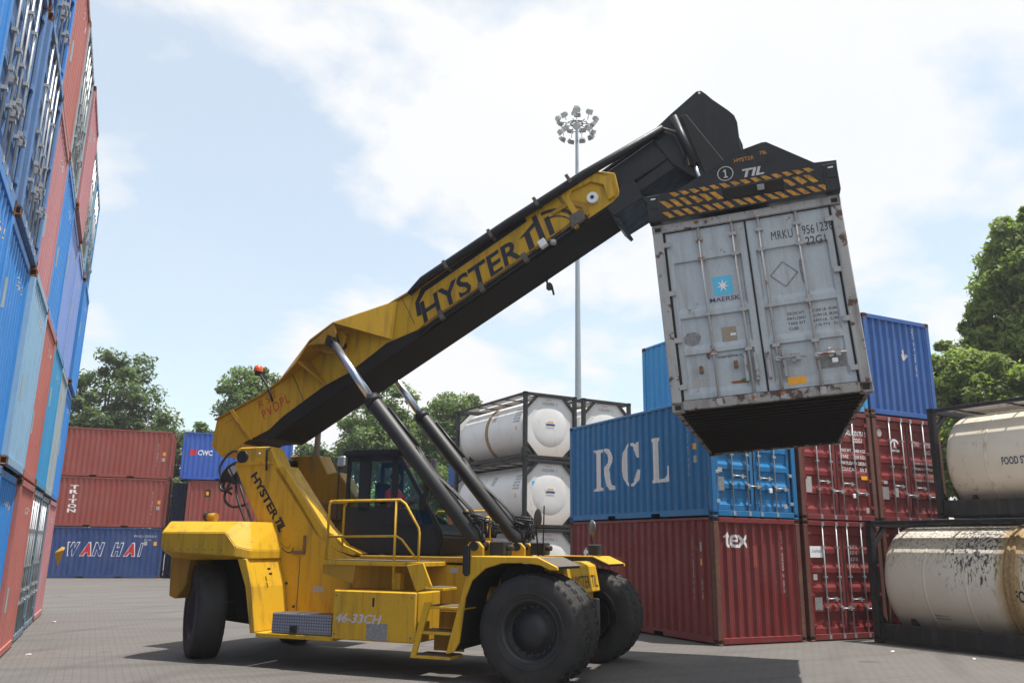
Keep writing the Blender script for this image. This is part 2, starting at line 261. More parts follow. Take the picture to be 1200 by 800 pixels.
# ------------------------------------------------------------------ object helpers
def link(name, data, parent=None, loc=None, rot=None):
    o = bpy.data.objects.new(name, data); COL.objects.link(o)
    if parent is not None: o.parent = parent
    if loc is not None: o.location = loc
    if rot is not None: o.rotation_euler = rot
    return o
def tag(o, label=None, cat=None, group=None, kind=None):
    if label: o['label'] = label
    if cat: o['category'] = cat
    if group: o['group'] = group
    if kind: o['kind'] = kind
    return o
def thing(name, label, cat, loc=(0, 0, 0), rot=(0, 0, 0), group=None):
    return tag(link(name, None, None, loc, rot), label, cat, group)
class MB:
    def __init__(s): s.v = []; s.f = []; s.sm = []
    def add(s, vs, fs, smooth=False):
        b = len(s.v); s.v += [tuple(p) for p in vs]; s.f += [tuple(i+b for i in f) for f in fs]; s.sm += [smooth]*len(fs); return s
    def hexa(s, p):
        return s.add(p, [(0, 3, 2, 1), (4, 5, 6, 7), (0, 1, 5, 4), (1, 2, 6, 5), (2, 3, 7, 6), (3, 0, 4, 7)])
    def box(s, x0, y0, z0, x1, y1, z1):
        return s.hexa([(x0, y0, z0), (x1, y0, z0), (x1, y1, z0), (x0, y1, z0), (x0, y0, z1), (x1, y0, z1), (x1, y1, z1), (x0, y1, z1)])
    def prism(s, poly, y0, y1, mapf=None):
        """poly in (x,z), extruded along y"""
        n = len(poly); a = [(x, y0, z) for x, z in poly]; b = [(x, y1, z) for x, z in poly]
        vs = a+b
        if mapf: vs = [mapf(*p) for p in vs]
        fs = [tuple(range(n)), tuple(range(2*n-1, n-1, -1))]+[(i, i+n, (i+1) % n+n, (i+1) % n) for i in range(n)]
        return s.add(vs, fs)
    def tube(s, pts, r, n=8, caps=True):
        pts = [Vector(p) for p in pts]; rs = r if isinstance(r, (list, tuple)) else [r]*len(pts)
        up = None; rings = []
        for i, p in enumerate(pts):
            d = (pts[min(i+1, len(pts)-1)]-pts[max(i-1, 0)]).normalized()
            if up is None:
                up = Vector((0, 0, 1)) if abs(d.z) < 0.9 else Vector((1, 0, 0))
            a = d.cross(up).normalized(); b = a.cross(d).normalized(); up = b
            rings.append([p+a*math.cos(2*math.pi*k/n)*rs[i]+b*math.sin(2*math.pi*k/n)*rs[i] for k in range(n)])
        vs = [q for rg in rings for q in rg]
        fs = [(i*n+k, i*n+(k+1) % n, (i+1)*n+(k+1) % n, (i+1)*n+k) for i in range(len(pts)-1) for k in range(n)]
        s.add(vs, fs, True)
        if caps:
            b = len(s.v)-len(vs); s.f += [tuple(b+k for k in reversed(range(n))), tuple(b+(len(pts)-1)*n+k for k in range(n))]; s.sm += [False, False]
        return s
    def lathe(s, prof, axis='y', n=32, c=(0, 0, 0), smooth=True, close=False):
        """prof list of (r, h)"""
        vs = []
        for r, h in prof:
            for k in range(n):
                a = 2*math.pi*k/n; x, y = r*math.cos(a), r*math.sin(a)
                p = {'y': (x, h, y), 'z': (x, y, h), 'x': (h, x, y)}[axis]; vs.append((p[0]+c[0], p[1]+c[1], p[2]+c[2]))
        fs = [(i*n+k, i*n+(k+1) % n, (i+1)*n+(k+1) % n, (i+1)*n+k) for i in range(len(prof)-1) for k in range(n)]
        return s.add(vs, fs, smooth)
    def mesh(s, name, bevel=0.0, seg=1, recalc=True):
        me = bpy.data.meshes.new(name); me.from_pydata(s.v, [], s.f); me.polygons.foreach_set('use_smooth', s.sm)
        if recalc or bevel:
            bm = bmesh.new(); bm.from_mesh(me); bmesh.ops.recalc_face_normals(bm, faces=bm.faces)
            if bevel: bmesh.ops.bevel(bm, geom=[e for e in bm.edges if not e.smooth or (len(e.link_faces) == 2 and e.calc_face_angle(0) > 0.5 and not e.link_faces[0].smooth)], offset=bevel, segments=seg, affect='EDGES', clamp_overlap=True)
            bm.to_mesh(me); bm.free()
        me.update(); return me
    def build(s, name, mat, parent=None, xf=None, bevel=0.0, loc=None, rot=None, seg=1):
        if xf is not None: s.v = [tuple(xf @ Vector(p)) for p in s.v]
        me = s.mesh(name, bevel, seg); me.materials.append(mat); return link(name, me, parent, loc, rot)

# text as flat mesh, laid on flat or corrugated faces
_tc = {}
def textmesh(body, offset=0.0, shear=0.0, space=1.0):
    k = (body, offset, shear, space)
    if k not in _tc:
        cu = bpy.data.curves.new('lettering', 'FONT'); cu.body = body; cu.offset = offset; cu.shear = shear; cu.space_character = space; cu.resolution_u = 3
        ob = bpy.data.objects.new('lettering', cu); COL.objects.link(ob); bpy.context.view_layer.update()
        me = bpy.data.meshes.new_from_object(ob.evaluated_get(bpy.context.evaluated_depsgraph_get()))
        v = [(p.co.x, p.co.y) for p in me.vertices]; f = [tuple(q.vertices) for q in me.polygons]
        bpy.data.objects.remove(ob); bpy.data.curves.remove(cu); bpy.data.meshes.remove(me); _tc[k] = (v, f)
    return _tc[k]
def decal(name, vf, rect, origin, u, v, mat, parent, prof=None, lift=0.003, label=None, keep=False):
    """vf=(verts2d, faces); rect=(u0,v0,w,h) on the face; origin/u/v vectors; prof(uu)->inward depth with prof.bp breakpoints"""
    vs, fs = vf; xs = [p[0] for p in vs]; ys = [p[1] for p in vs]
    x0, x1, y0, y1 = (0, 1, 0, 1) if keep else (min(xs), max(xs), min(ys), max(ys))
    P = [((p[0]-x0)/max(1e-6, x1-x0)*rect[2]+rect[0], (p[1]-y0)/max(1e-6, y1-y0)*rect[3]+rect[1]) for p in vs]
    bm = bmesh.new(); bv = [bm.verts.new((a, b, 0)) for a, b in P]
    for f in fs:
        try: bm.faces.new([bv[i] for i in f])
        except ValueError: pass
    u = Vector(u).normalized(); v = Vector(v).normalized(); n = u.cross(v); origin = Vector(origin)
    if prof is not None:
        a0, a1 = min(p[0] for p in P), max(p[0] for p in P)
        for b in prof.bp:
            if a0 < b < a1:
                bmesh.ops.bisect_plane(bm, geom=bm.verts[:]+bm.edges[:]+bm.faces[:], plane_co=(b, 0, 0), plane_no=(1, 0, 0), dist=1e-5)
    for w in bm.verts:
        d = prof(w.co.x) if prof is not None else 0.0
        w.co = origin+u*w.co.x+v*w.co.y+n*(lift-d)
    me = bpy.data.meshes.new(name); bm.to_mesh(me); bm.free(); me.materials.append(mat)
    o = link(name, me, parent)
    if label: o['label'] = label
    return o
def T(body, rect, face, mat, offset=0.0, shear=0.0, space=1.0, prof=None, lift=0.003, name='lettering', vertical=False):
    parent, origin, u, v = face
    if vertical:
        n = len(body); x0, y0, w, h = rect; st = h/n
        allv, allf = [], []
        for i, ch in enumerate(body):
            if ch == ' ': continue
            vs, fs = textmesh(ch, offset, shear); b = len(allv)
            xs = [p[0] for p in vs]; ys = [p[1] for p in vs]
            mw = max(1e-6, max(xs)-min(xs)); mh = max(1e-6, max(ys)-min(ys)); ww = min(1.0, mw/mh*0.9) if ch in '1I' else 1.0
            allv += [((0.5-ww/2+(p[0]-min(xs))/mw*ww), (n-1-i+0.1+0.8*(p[1]-min(ys))/mh)/n) for p in vs]; allf += [tuple(k+b for k in f) for f in fs]
        return decal(name, (allv, allf), rect, origin, u, v, mat, parent, prof, lift, keep=True)
    return decal(name, textmesh(body, offset, shear, space), rect, origin, u, v, mat, parent, prof, lift)
SQ = ([(0, 0), (1, 0), (1, 1), (0, 1)], [(0, 1, 2, 3)])
def patch(rect, face, mat, name='sticker', prof=None, lift=0.0025):
    parent, origin, u, v = face; return decal(name, SQ, rect, origin, u, v, mat, parent, prof, lift, keep=True)

# ------------------------------------------------------------------ ground
g = MB(); g.add([(-1500, -1500, 0), (1500, -1500, 0), (1500, 1500, 0), (-1500, 1500, 0)], [(0, 1, 2, 3)])
tag(g.build('ground', M['ground']), 'grey concrete block paving of the yard', kind='structure')

# ------------------------------------------------------------------ containers
CW = 2.438; HW = CW/2
class Prof:
    def __init__(s, t0, t1, pitch, depth, fo=0.26, fs=0.245):
        n = max(1, round((t1-t0)/pitch)); p = (t1-t0)/n; s.pl = [(t0, 0.0)]; 
        for i in range(n):
            a = t0+i*p; s.pl += [(a+p*fo/2, 0.0), (a+p*(fo/2+fs), depth), (a+p*(1-fo/2-fs), depth), (a+p*(1-fo/2), 0.0)]
        s.pl.append((t1, 0.0)); s.bp = [q[0] for q in s.pl]; s.d = [q[1] for q in s.pl]
    def __call__(s, t): return float(np.interp(t, s.bp, s.d))
class ProfShift:
    """profile expressed along a face axis running t = a + sgn*u"""
    def __init__(s, pr, a, sgn): s.pr, s.a, s.sgn = pr, a, sgn; s.bp = sorted((b-a)*sgn for b in pr.bp)
    def __call__(s, u): return s.pr(s.a+s.sgn*u)
_mc = {}
def cached(key, fn):
    if key not in _mc:
        me = fn(); me.materials.append(None) if not me.materials else None; _mc[key] = me
    return _mc[key]
def cpart(name, key, fn, mat, parent, loc=(0, 0, 0), rz=0.0, mats=None):
    me = cached(key, fn); o = link(name, me, parent, loc, (0, 0, rz))
    o.material_slots[0].link = 'OBJECT'; o.material_slots[0].material = mat
    return o
def casting_mesh():
    w, l, h = 0.15, 0.17, 0.118
    bm = bmesh.new(); bmesh.ops.create_cube(bm, size=1)
    for v_ in bm.verts: v_.co = Vector((v_.co.x*w, v_.co.y*l, v_.co.z*h))
    bmesh.ops.bevel(bm, geom=bm.edges[:], offset=0.008, segments=1, affect='EDGES')
    big = [f for f in bm.faces if f.calc_area() > 0.009 and abs(f.normal.z) < 0.5]
    for f in big:
        bmesh.ops.inset_region(bm, faces=[f], thickness=0.032)
        for w_ in f.verts: w_.co -= f.normal*0.035
        f.material_index = 1
    me = bpy.data.meshes.new('corner_casting'); bm.to_mesh(me); bm.free(); me.materials.append(None); me.materials.append(M['blackdull']); return me
def sidewall_mesh(pr, z0, z1):
    b = MB(); vs = []; 
    for t, d in pr.pl: vs += [(-d, t, z0), (-d, t, z1)]
    b.add(vs, [(2*i, 2*i+2, 2*i+3, 2*i+1) for i in range(len(pr.pl)-1)]); return b.mesh('side_wall', recalc=False)
def endwall_mesh(pr, z0, z1):
    b = MB(); vs = []
    for t, d in pr.pl: vs += [(t, d, z0), (t, d, z1)]
    b.add(vs, [(2*i, 2*i+2, 2*i+3, 2*i+1) for i in range(len(pr.pl)-1)]); return b.mesh('end_wall', recalc=False)
def door_mesh(w, z0, z1, recs):
    """leaf 0..w, front at y=0, trays recessed to y=0.035"""
    b = MB(); m = 0.085; d = 0.036; zz = z0
    def q(a, c, e_, f_): b.add([a, c, e_, f_], [(0, 1, 2, 3)])
    for lo, hi in recs:
        q((m, 0, zz), (w-m, 0, zz), (w-m, 0, lo), (m, 0, lo))
        A = [(m, 0, lo), (w-m, 0, lo), (w-m, 0, hi), (m, 0, hi)]; B = [(m+0.02, d, lo+0.07), (w-m-0.02, d, lo+0.07), (w-m-0.02, d, hi-0.012), (m+0.02, d, hi-0.012)]
        for i in range(4): q(A[i], A[(i+1) % 4], B[(i+1) % 4], B[i])
        q(*B); zz = hi
    q((m, 0, zz), (w-m, 0, zz), (w-m, 0, z1), (m, 0, z1)); q((0, 0, z0), (m, 0, z0), (m, 0, z1), (0, 0, z1)); q((w-m, 0, z0), (w, 0, z0), (w, 0, z1), (w-m, 0, z1))
    for xx in (0, w): q((xx, 0, z0), (xx, 0.06, z0), (xx, 0.06, z1), (xx, 0, z1))
    for z in (z0, z1): q((0, 0, z), (w, 0, z), (w, 0.06, z), (0, 0.06, z))
    bm = bmesh.new(); me = b.mesh('door', recalc=False); bm.from_mesh(me); bmesh.ops.remove_doubles(bm, verts=bm.verts, dist=1e-4); bmesh.ops.recalc_face_normals(bm, faces=bm.faces); 
    bm.to_mesh(me); bm.free(); return me
def rod_mesh(H, brs):
    b = MB(); b.tube([(0, 0, 0.05), (0, 0, H-0.05)], 0.017, 8)
    for z in (0.075, H-0.075): b.box(-0.035, -0.03, z-0.045, 0.035, 0.035, z+0.045)
    for z in brs: b.box(-0.045, -0.024, z-0.022, 0.045, 0.036, z+0.022)
    return b.mesh('lock_rod')
def handle_mesh(L=0.34):
    b = MB(); b.tube([(0, -0.035, 0), (L*0.5, -0.045, 0.0), (L, -0.035, -0.01)], 0.014, 6); b.box(-0.03, -0.04, -0.03, 0.03, 0.01, 0.03)
    b.box(L*0.62, -0.055, -0.05, L*0.62+0.06, 0.03, 0.035); return b.mesh('door_handle')
def rail_mesh(L, pockets):
    b = MB(); b.box(-0.05, 0, 0.105, 0, L, 0.165); segs = []; y = 0
    for p0, p1 in pockets: segs.append((y, p0)); y = p1
    segs.append((y, L))
    for a, c in segs: b.box(-0.05, a, 0.03, 0, c, 0.105)
    return b.mesh('bottom_side_rail')
REC5 = [(0.25, 0.60), (0.70, 1.02), (1.12, 1.44), (1.54, 1.86), (1.96, 2.28)]
def container(name, label, col, loc, rot=(0, 0, 0), H=2.591, L=6.058, front='door', back='corr', group=None, recs=REC5, rods=(-0.63, -0.2, 0.14, 0.59), handles=((0, 0.88), (1, 0.67), (2, 0.86), (3, 0.65)),
              postmat=None, rodmat=None, framemat=None, brs=(0.7, 1.35, 2.0), under=False, pockets=True):
    root = thing(name, label, 'shipping container', loc, rot, group)
    c = M[col]; pm = M[postmat] if postmat else c; fm = M[framemat] if framemat else c; rm = M[rodmat] if rodmat else M['galv']
    ph = H-0.236
    for sx in (-1, 1):
        for yy in (0.09, L-0.09):
            cpart('corner_post', ('post', round(H, 3)), lambda: MB().box(-0.065, -0.075, 0.118, 0.065, 0.075, H-0.118).mesh('corner_post', 0.01), pm, root, (sx*(HW-0.068), yy-0.012 if yy < 1 else yy+0.012, 0))
            for zz in (0.059, H-0.059):
                cpart('corner_casting', 'casting', casting_mesh, pm if postmat else M['rustmet'], root, (sx*(HW-0.075), 0.085 if yy < 1 else L-0.085, zz))
    pk = [(L/2-1.12, L/2-0.76), (L/2+0.76, L/2+1.12)] if pockets else []
    pr = Prof(0.175, L-0.175, 0.278, 0.036)
    for sx in (-1, 1):
        cpart('top_side_rail', ('tsr', L), lambda: MB().box(-0.06, 0, -0.06, 0, L-0.34, 0).mesh('top_side_rail', 0.006), fm, root, (sx*(HW-0.006) if sx > 0 else -HW+0.066, 0.17, H-0.006))
        cpart('bottom_side_rail', ('bsr', L, bool(pk)), lambda: rail_mesh(L-0.34, [(a-0.17, b_-0.17) for a, b_ in pk]), fm, root, (sx*(HW-0.008) if sx > 0 else -HW+0.058, 0.17, 0))
        w = cpart('side_wall', ('sw', L, round(H, 3)), lambda: sidewall_mesh(pr, 0.165, H-0.062), c, root, (sx*(HW-0.018), 0 if sx > 0 else L, 0), 0 if sx > 0 else math.pi)
    cpart('roof', ('roof', L), lambda: MB().box(-HW+0.07, 0.06, -0.05, HW-0.07, L-0.06, -0.03).mesh('roof'), c, root, (0, 0, H))
    cpart('underframe', ('floor', L), lambda: MB().box(-HW+0.06, 0.1, 0.125, HW-0.06, L-0.1, 0.15).mesh('underframe'), M['under'], root)
    if under:
        n = 20
        for i in range(n):
            cpart('cross_member', 'crossm', lambda: MB().box(-HW+0.07, -0.02, 0.03, HW-0.07, 0.025, 0.125).mesh('cross_member'), M['under'], root, (0, 0.25+i*(L-0.5)/(n-1), 0))
    ends = [(0, front), (1, back)]
    for k, typ in ends:
        sub = (0.0, 0.0) if k == 0 else (L, math.pi)
        loc_ = (0, sub[0], 0)
        cpart('bottom_end_rail', ('ber', 1), lambda: MB().box(-HW+0.148, 0.0, 0.015, HW-0.148, 0.08, 0.135).mesh('bottom_end_rail', 0.006), fm, root, loc_, sub[1])
        cpart('top_end_rail', ('ter', 1), lambda: MB().box(-HW+0.148, 0.0, -0.115, HW-0.148, 0.08, -0.008).mesh('top_end_rail', 0.006), fm, root, (0, sub[0], H), sub[1])
        if typ == 'corr':
            pe = Prof(-HW+0.13, HW-0.13, 0.245, 0.058)
            cpart('end_wall', ('ew', round(H, 3)), lambda: endwall_mesh(pe, 0.135, H-0.115), c, root, (0, 0.02 if k == 0 else L-0.02, 0), sub[1])
        else:
            lw = (2*HW-0.29)/2-0.01; z0, z1 = 0.15, H-0.13; hs = (H-2.591)
            rc = [(a, b_) for a, b_ in recs]
            if hs > 0.1: rc = rc+[(rc[-1][0]+0.38, rc[-1][1]+0.34)]
            for s2 in (0, 1):
                cpart('door', ('door', round(H, 3), tuple(rc)), lambda: door_mesh(lw, z0, z1, rc), c, root, (-HW+0.145 if s2 == 0 else 0.01, 0.055, 0))
            def gask():
                b = MB()
                for xx in (-HW+0.133, HW-0.146, -0.010): b.box(xx-(0.012 if xx > 0.5 else 0), 0.045, 0.135, xx+0.032 if xx != -0.010 else 0.014, 0.10, H-0.115)
                b.box(-HW+0.133, 0.05, 0.135, HW-0.133, 0.10, 0.15); b.box(-HW+0.133, 0.05, H-0.13, HW-0.133, 0.10, H-0.115); return b.mesh('door_gasket')
            cpart('door_gasket', ('gask', round(H, 3)), gask, M['rubber'], root)
            for xx in rods: cpart('lock_rod', ('rod', round(H, 3), brs), lambda: rod_mesh(H, brs), rm, root, (xx, 0.02, 0))
            for i, zz in handles: cpart('door_handle', 'handle', handle_mesh, rm, root, (rods[i], 0.015, zz), 0 if i in (0, 2) else math.pi*0)
            for sx in (-1, 1):
                for zz in (0.32, 0.95, 1.6, H-0.3):
                    cpart('hinge', 'hinge', lambda: MB().box(-0.075, 0.0, -0.035, 0.075, 0.03, 0.035).mesh('hinge', 0.005), rm if framemat else fm, root, (sx*(HW-0.15), 0.008, zz))
    root_faces = dict(
        left=(root, (-HW+0.018, L, 0), (0, -1, 0), (0, 0, 1)),      # u runs from the far end to the near end
        front=(root, (-HW, 0.055 if front == 'door' else 0.02, 0), (1, 0, 0), (0, 0, 1)),
        right=(root, (HW-0.018, 0, 0), (0, 1, 0), (0, 0, 1)))
    prof = dict(left=ProfShift(pr, L, -1), right=ProfShift(pr, 0, 1))
    if front == 'corr':
        pe = Prof(-HW+0.13, HW-0.13, 0.245, 0.058); prof['front'] = ProfShift(pe, -HW, 1)
    return root, root_faces, prof

# ---- stack behind the machine on the right: columns start at XA, end faces in the plane Y = YA
XA, YA, L20, H0 = 11.813, 14.30, 6.058, 2.591
TS = 2.612                                     # tier step
cx = [XA+HW, XA+2.548+HW, XA+5.05+HW]
r_, f_, p_ = container('shipping_container', 'maroon container on the ground marked tex, under the big blue one', 'maroon', (cx[0], YA, 0.012), front='corr', postmat='rustpost')
T('tex', (0.29, 1.95, 0.66, 0.34), f_['front'], M['white'], 0.015, prof=p_['front'])
T('TEXU 5 409488 5 2210', (1.9, 1.02, 0.06, 1.3), f_['front'], M['dirtywhite'], prof=p_['front'], vertical=True)
patch((1.05, 1.55, 0.16, 0.45), f_['front'], M['brownred'], 'paint_patch', p_['front'])
Ls = f_['left']
T('TEXU 5 409488 5 2210', (6.058-0.80, 0.86, 0.06, 1.3), Ls, M['dirtywhite'], prof=p_['left'], vertical=True)
T('CU.CAP 33.2', (6.058-0.49, 0.88, 0.04, 0.42), Ls, M['dirtywhite'], prof=p_['left'], vertical=True)
patch((6.058-0.55, 1.87, 0.10, 0.2), Ls, M['sticker'], prof=p_['left']); patch((6.058-0.55, 1.58, 0.1, 0.14), Ls, M['oranges'], prof=p_['left'])
T('tex', (6.058-5.36, 1.55, 0.66, 0.38), Ls, M['white'], 0.03, prof=p_['left'])
patch((6.058-4.0, 1.2, 0.45, 0.5), Ls, M['brownred'], 'paint_patch', p_['left'])
# big blue
r_, f_, p_ = container('shipping_container', 'mid blue container with huge white RCL letters on its side and bright blue doors', 'rclblue', (cx[0], YA, TS), framemat='doorblue', postmat='rclblue')
for o in r_.children:
    if o.name.startswith('door') and not o.name.startswith('door_'): o.material_slots[0].material = M['doorblue']
def polyglyph(polys):
    vs, fs = [], []
    for p in polys: fs.append(tuple(range(len(vs), len(vs)+len(p)))); vs += p
    return vs, fs
GR = polyglyph([[(0, 0), (.42, 0), (.42, .06), (.34, .09), (.34, .91), (.42, .94), (.42, 1), (0, 1), (0, .94), (.09, .91), (.09, .09), (0, .06)],
                [(.47, .94), (.58, .92), (.65, .85), (.67, .76), (.92, .76), (.88, .88), (.78, .96), (.62, 1), (.47, 1)],
                [(.47, .46), (.47, .54), (.60, .58), (.66, .66), (.67, .76), (.92, .76), (.90, .64), (.82, .55), (.70, .50)],
                [(.50, .46), (.70, .50), (.88, .12), (1, .08), (1, 0), (.72, 0), (.62, .10)]])
GC = polyglyph([[(.40, 0), (.40, .07), (.30, .15), (.26, .30), (.25, .70), (.30, .85), (.40, .93), (.40, 1), (.20, .95), (.07, .80), (0, .62), (0, .38), (.07, .20), (.20, .05)],
                [(.48, 1), (.48, .94), (.62, .90), (.76, .78), (.84, .64), (.92, .64), (.92, 1), (.84, 1), (.80, .95), (.66, 1)],
                [(.48, 0), (.48, .06), (.62, .09), (.76, .20), (.86, .38), (1, .34), (.92, .14), (.76, .03), (.62, 0)]])
GL = polyglyph([[(0, 0), (.46, 0), (.46, .06), (.38, .09), (.38, .91), (.46, .94), (.46, 1), (0, 1), (0, .94), (.10, .91), (.10, .09), (0, .06)],
                [(.52, 0), (1, 0), (1, .34), (.92, .34), (.84, .16), (.70, .08), (.52, .07)]])
par, org, uu_, vv_ = f_['left']
for gl, rc in ((GR, (6.058-4.80, 0.76, 0.97, 1.08)), (GC, (6.058-3.46, 0.80, 0.76, 1.07)), (GL, (6.058-2.22, 0.82, 0.70, 1.06))):
    decal('lettering', gl, rc, org, uu_, vv_, M['lwhite'], par, p_['left'], keep=True)
T('REGU 312 644 3 2210', (6.058-0.86, 0.9, 0.055, 1.28), f_['left'], M['dirtywhite'], prof=p_['left'], vertical=True)
patch((6.058-0.65, 1.48, 0.12, 0.13), f_['left'], M['oranges'], prof=p_['left']); patch((6.058-0.64, 1.18, 0.11, 0.16), f_['left'], M['sticker'], prof=p_['left'])
T('REGU 312644 3', (1.45, 2.16, 0.8, 0.1), f_['front'], M['white']); T('2210', (1.75, 2.03, 0.3, 0.08), f_['front'], M['white'])
for i in range(4): T('MAX.GR  30480 KG', (1.42, 1.86-i*0.09, 0.8, 0.05), f_['front'], M['dirtywhite'])
patch((0.22, 0.55, 0.16, 0.30), f_['front'], M['scuff']); patch((0.22, 0.95, 0.12, 0.1), f_['front'], M['sticker']); patch((2.06, 0.22, 0.09, 0.1), f_['front'], M['sticker'])
MB().box(1.58-HW, -0.03, 0.545, 1.68-HW, 0.0, 0.645).build('padlock', M['white'], r_, bevel=0.01)
# column two and three
r_, f_, p_ = container('shipping_container', 'maroon container on the ground with doors to the front, right of the tex one', 'maroon', (cx[1], YA, 0.012), postmat='rustpost')
patch((0.20, 1.77, 0.44, 0.25), f_['front'], M['white']); T('CAUTION', (0.26, 1.88, 0.3, 0.06), f_['front'], M['navyink'], lift=0.006)
patch((0.25, 1.28, 0.12, 0.13), f_['front'], M['sticker']); patch((0.25, 0.64, 0.22, 0.27), f_['front'], M['scuff'])
for i in range(4): T('8 27 15', (1.45, 1.98-i*0.14, 0.22, 0.08), f_['front'], M['dirtywhite'])
r_, f_, p_ = container('shipping_container', 'maroon container with white weight data and doors, above the ground one beside the blue doors', 'maroon', (cx[1], YA, TS), postmat='rustpost')
T('CAXU', (1.40, 2.02, 0.42, 0.13), f_['front'], M['white'], 0.02); T('331751 5', (1.88, 2.02, 0.42, 0.12), f_['front'], M['white'], 0.02); T('22G1', (1.88, 1.86, 0.26, 0.1), f_['front'], M['white'], 0.02)
T('CAI', (0.3, 2.02, 0.5, 0.2), f_['front'], M['white'], 0.02)
for i, s_ in enumerate(('MAX.WT  30480 KGS', 'TARE     2230 KGS', 'PAYLOAD  28250', 'CU.CAP   33.2')): T(s_, (1.40, 1.62-i*0.15, 0.82, 0.08), f_['front'], M['white'], 0.012)
patch((2.02, 0.98, 0.2, 0.09), f_['front'], M['oranges']); patch((0.22, 0.62, 0.18, 0.36), f_['front'], M['sticker']); patch((2.1, 0.2, 0.1, 0.13), f_['front'], M['sticker'])
MB().box(1.62-HW, -0.03, 0.53, 1.71-HW, 0.0, 0.63).build('padlock', M['white'], r_, bevel=0.01)
r_, f_, p_ = container('shipping_container', 'maroon container on the ground with doors, half hidden behind the tank frame', 'maroon', (cx[2], YA, 0.012), postmat='rustpost')
r_, f_, p_ = container('shipping_container', 'maroon container with a white T emblem on its door, under the dark blue one', 'maroon', (cx[2], YA, TS), postmat='rustpost')
r_.rotation_euler = (0, 0, 0)
decal('emblem', polyglyph([[(.42, 0), (.58, 0), (.58, .62), (.42, .62)], [(0, .48), (.14, .42), (.24, .60), (.42, .70), (.58, .70), (.76, .60), (.86, .42), (1, .48), (.86, .78), (.62, .92), (.38, .92), (.14, .78)], [(.3, 0), (.7, 0), (.7, .08), (.3, .08)]]), (0.62, 1.82, 0.3, 0.24), f_['front'][1], f_['front'][2], f_['front'][3], M['white'], r_, keep=True)
T('TRITON', (0.62, 1.72, 0.3, 0.06), f_['front'], M['white'], 0.02)
T('TTNU', (1.4, 1.9, 0.26, 0.13), f_['front'], M['dirtywhite'], 0.01); T('871502 1', (1.8, 1.9, 0.42, 0.12), f_['front'], M['dirtywhite'], 0.01); T('22G1', (1.8, 1.72, 0.3, 0.1), f_['front'], M['dirtywhite'])
for i in range(4): T('30480 KG 67200 LB', (1.4, 1.45-i*0.14, 0.8, 0.06), f_['front'], M['dirtywhite'])
decal('emblem', polyglyph([[(math.cos(a)*.5+.5, math.sin(a)*.5+.5) for a in [k*math.pi/8 for k in range(16)]]]), (0.18, 2.06, 0.17, 0.2), f_['front'][1], f_['front'][2], f_['front'][3], M['sticker'], r_, keep=True)
patch((0.2, 0.92, 0.2, 0.08), f_['front'], M['sticker']); patch((0.2, 0.55, 0.22, 0.3), f_['front'], M['scuff']); patch((0.62, 0.62, 0.14, 0.22), f_['front'], M['sticker'])
container('shipping_container', 'light blue container on the third tier, showing its side left of the lifted grey one', 'cyan', (cx[1], YA+0.02, 2*TS), front='corr')
r_, f_, p_ = container('shipping_container', 'dark blue container on the third tier with a white hand emblem on its blank end', 'darkblue', (cx[2], YA, 2*TS), front='corr')
T('UESU 213 445 2210', (1.78, 1.1, 0.05, 1.3), f_['front'], M['dirtywhite'], prof=p_['front'], vertical=True)
decal('emblem', polyglyph([[(.2, 0), (.7, .08), (1, .4), (.86, .6), (.7, .42), (.66, .9), (.58, .95), (.52, .5), (.46, 1), (.36, 1), (.36, .5), (.22, .85), (.14, .8), (.2, .4), (0, .5), (0, .4)]]), (1.30, 1.48, 0.25, 0.34), f_['front'][1], f_['front'][2], f_['front'][3], M['dirtywhite'], r_, p_['front'], keep=True)

# ---- the lifted container
def rotm(a, b, c):
    return Matrix.Rotation(a, 4, 'Z') @ Matrix.Rotation(b, 4, 'X') @ Matrix.Rotation(c, 4, 'Y')
LIFT = Matrix.Translation((7.45215, 7.83648, 3.71805)) @ rotm(-0.763469, 0.011692, -0.0767915)
RECM = [(0.22, 0.745), (0.80, 1.245), (1.32, 2.03)]
root, f_, p_ = container('shipping_container', 'light grey container hanging in the air from the black lifting frame', 'grey', (0, 0, 0), recs=RECM, rods=(-0.61, -0.17, 0.17, 0.645), handles=((2, 0.54), (3, 0.53)), postmat='greyframe', rodmat='rodgrey', framemat='greyframe', brs=(0.72, 1.25, 2.02, 2.3), under=True)
root.rotation_mode = 'QUATERNION'; root.matrix_world = LIFT
lifted = root; fr = f_['front']
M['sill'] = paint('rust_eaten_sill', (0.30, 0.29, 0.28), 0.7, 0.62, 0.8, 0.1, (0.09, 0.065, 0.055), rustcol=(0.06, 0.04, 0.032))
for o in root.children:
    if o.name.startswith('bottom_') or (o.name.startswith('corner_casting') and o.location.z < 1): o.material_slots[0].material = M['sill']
def R_(x, z, w, h): return (x+HW, z, w, h)
T('MRKU', R_(0.31, 2.13, 0.27, 0.12), fr, M['ink'], 0.0, space=1.1); T('956', R_(0.70, 2.14, 0.15, 0.125), fr, M['ink'], 0.0); T('123', R_(0.885, 2.15, 0.13, 0.125), fr, M['ink'], 0.0); T('8', R_(1.035, 2.155, 0.042, 0.125), fr, M['ink'], 0.0); T('22G1', R_(0.72, 1.99, 0.25, 0.115), fr, M['ink'], 0.005)
FRi = (root, (-HW, 0.055+0.036, 0), (1, 0, 0), (0, 0, 1))
patch(R_(-0.51, 1.50, 0.25, 0.26), FRi, M['skyblue'], 'emblem')
star = [(0.5+(0.48 if k % 2 == 0 else 0.16)*math.sin(k*math.pi/7), 0.5+(0.48 if k % 2 == 0 else 0.16)*math.cos(k*math.pi/7)) for k in range(14)]
decal('star_emblem', polyglyph([star]), R_(-0.475, 1.535, 0.18, 0.19), FRi[1], FRi[2], FRi[3], M['white'], root, keep=True, lift=0.006)
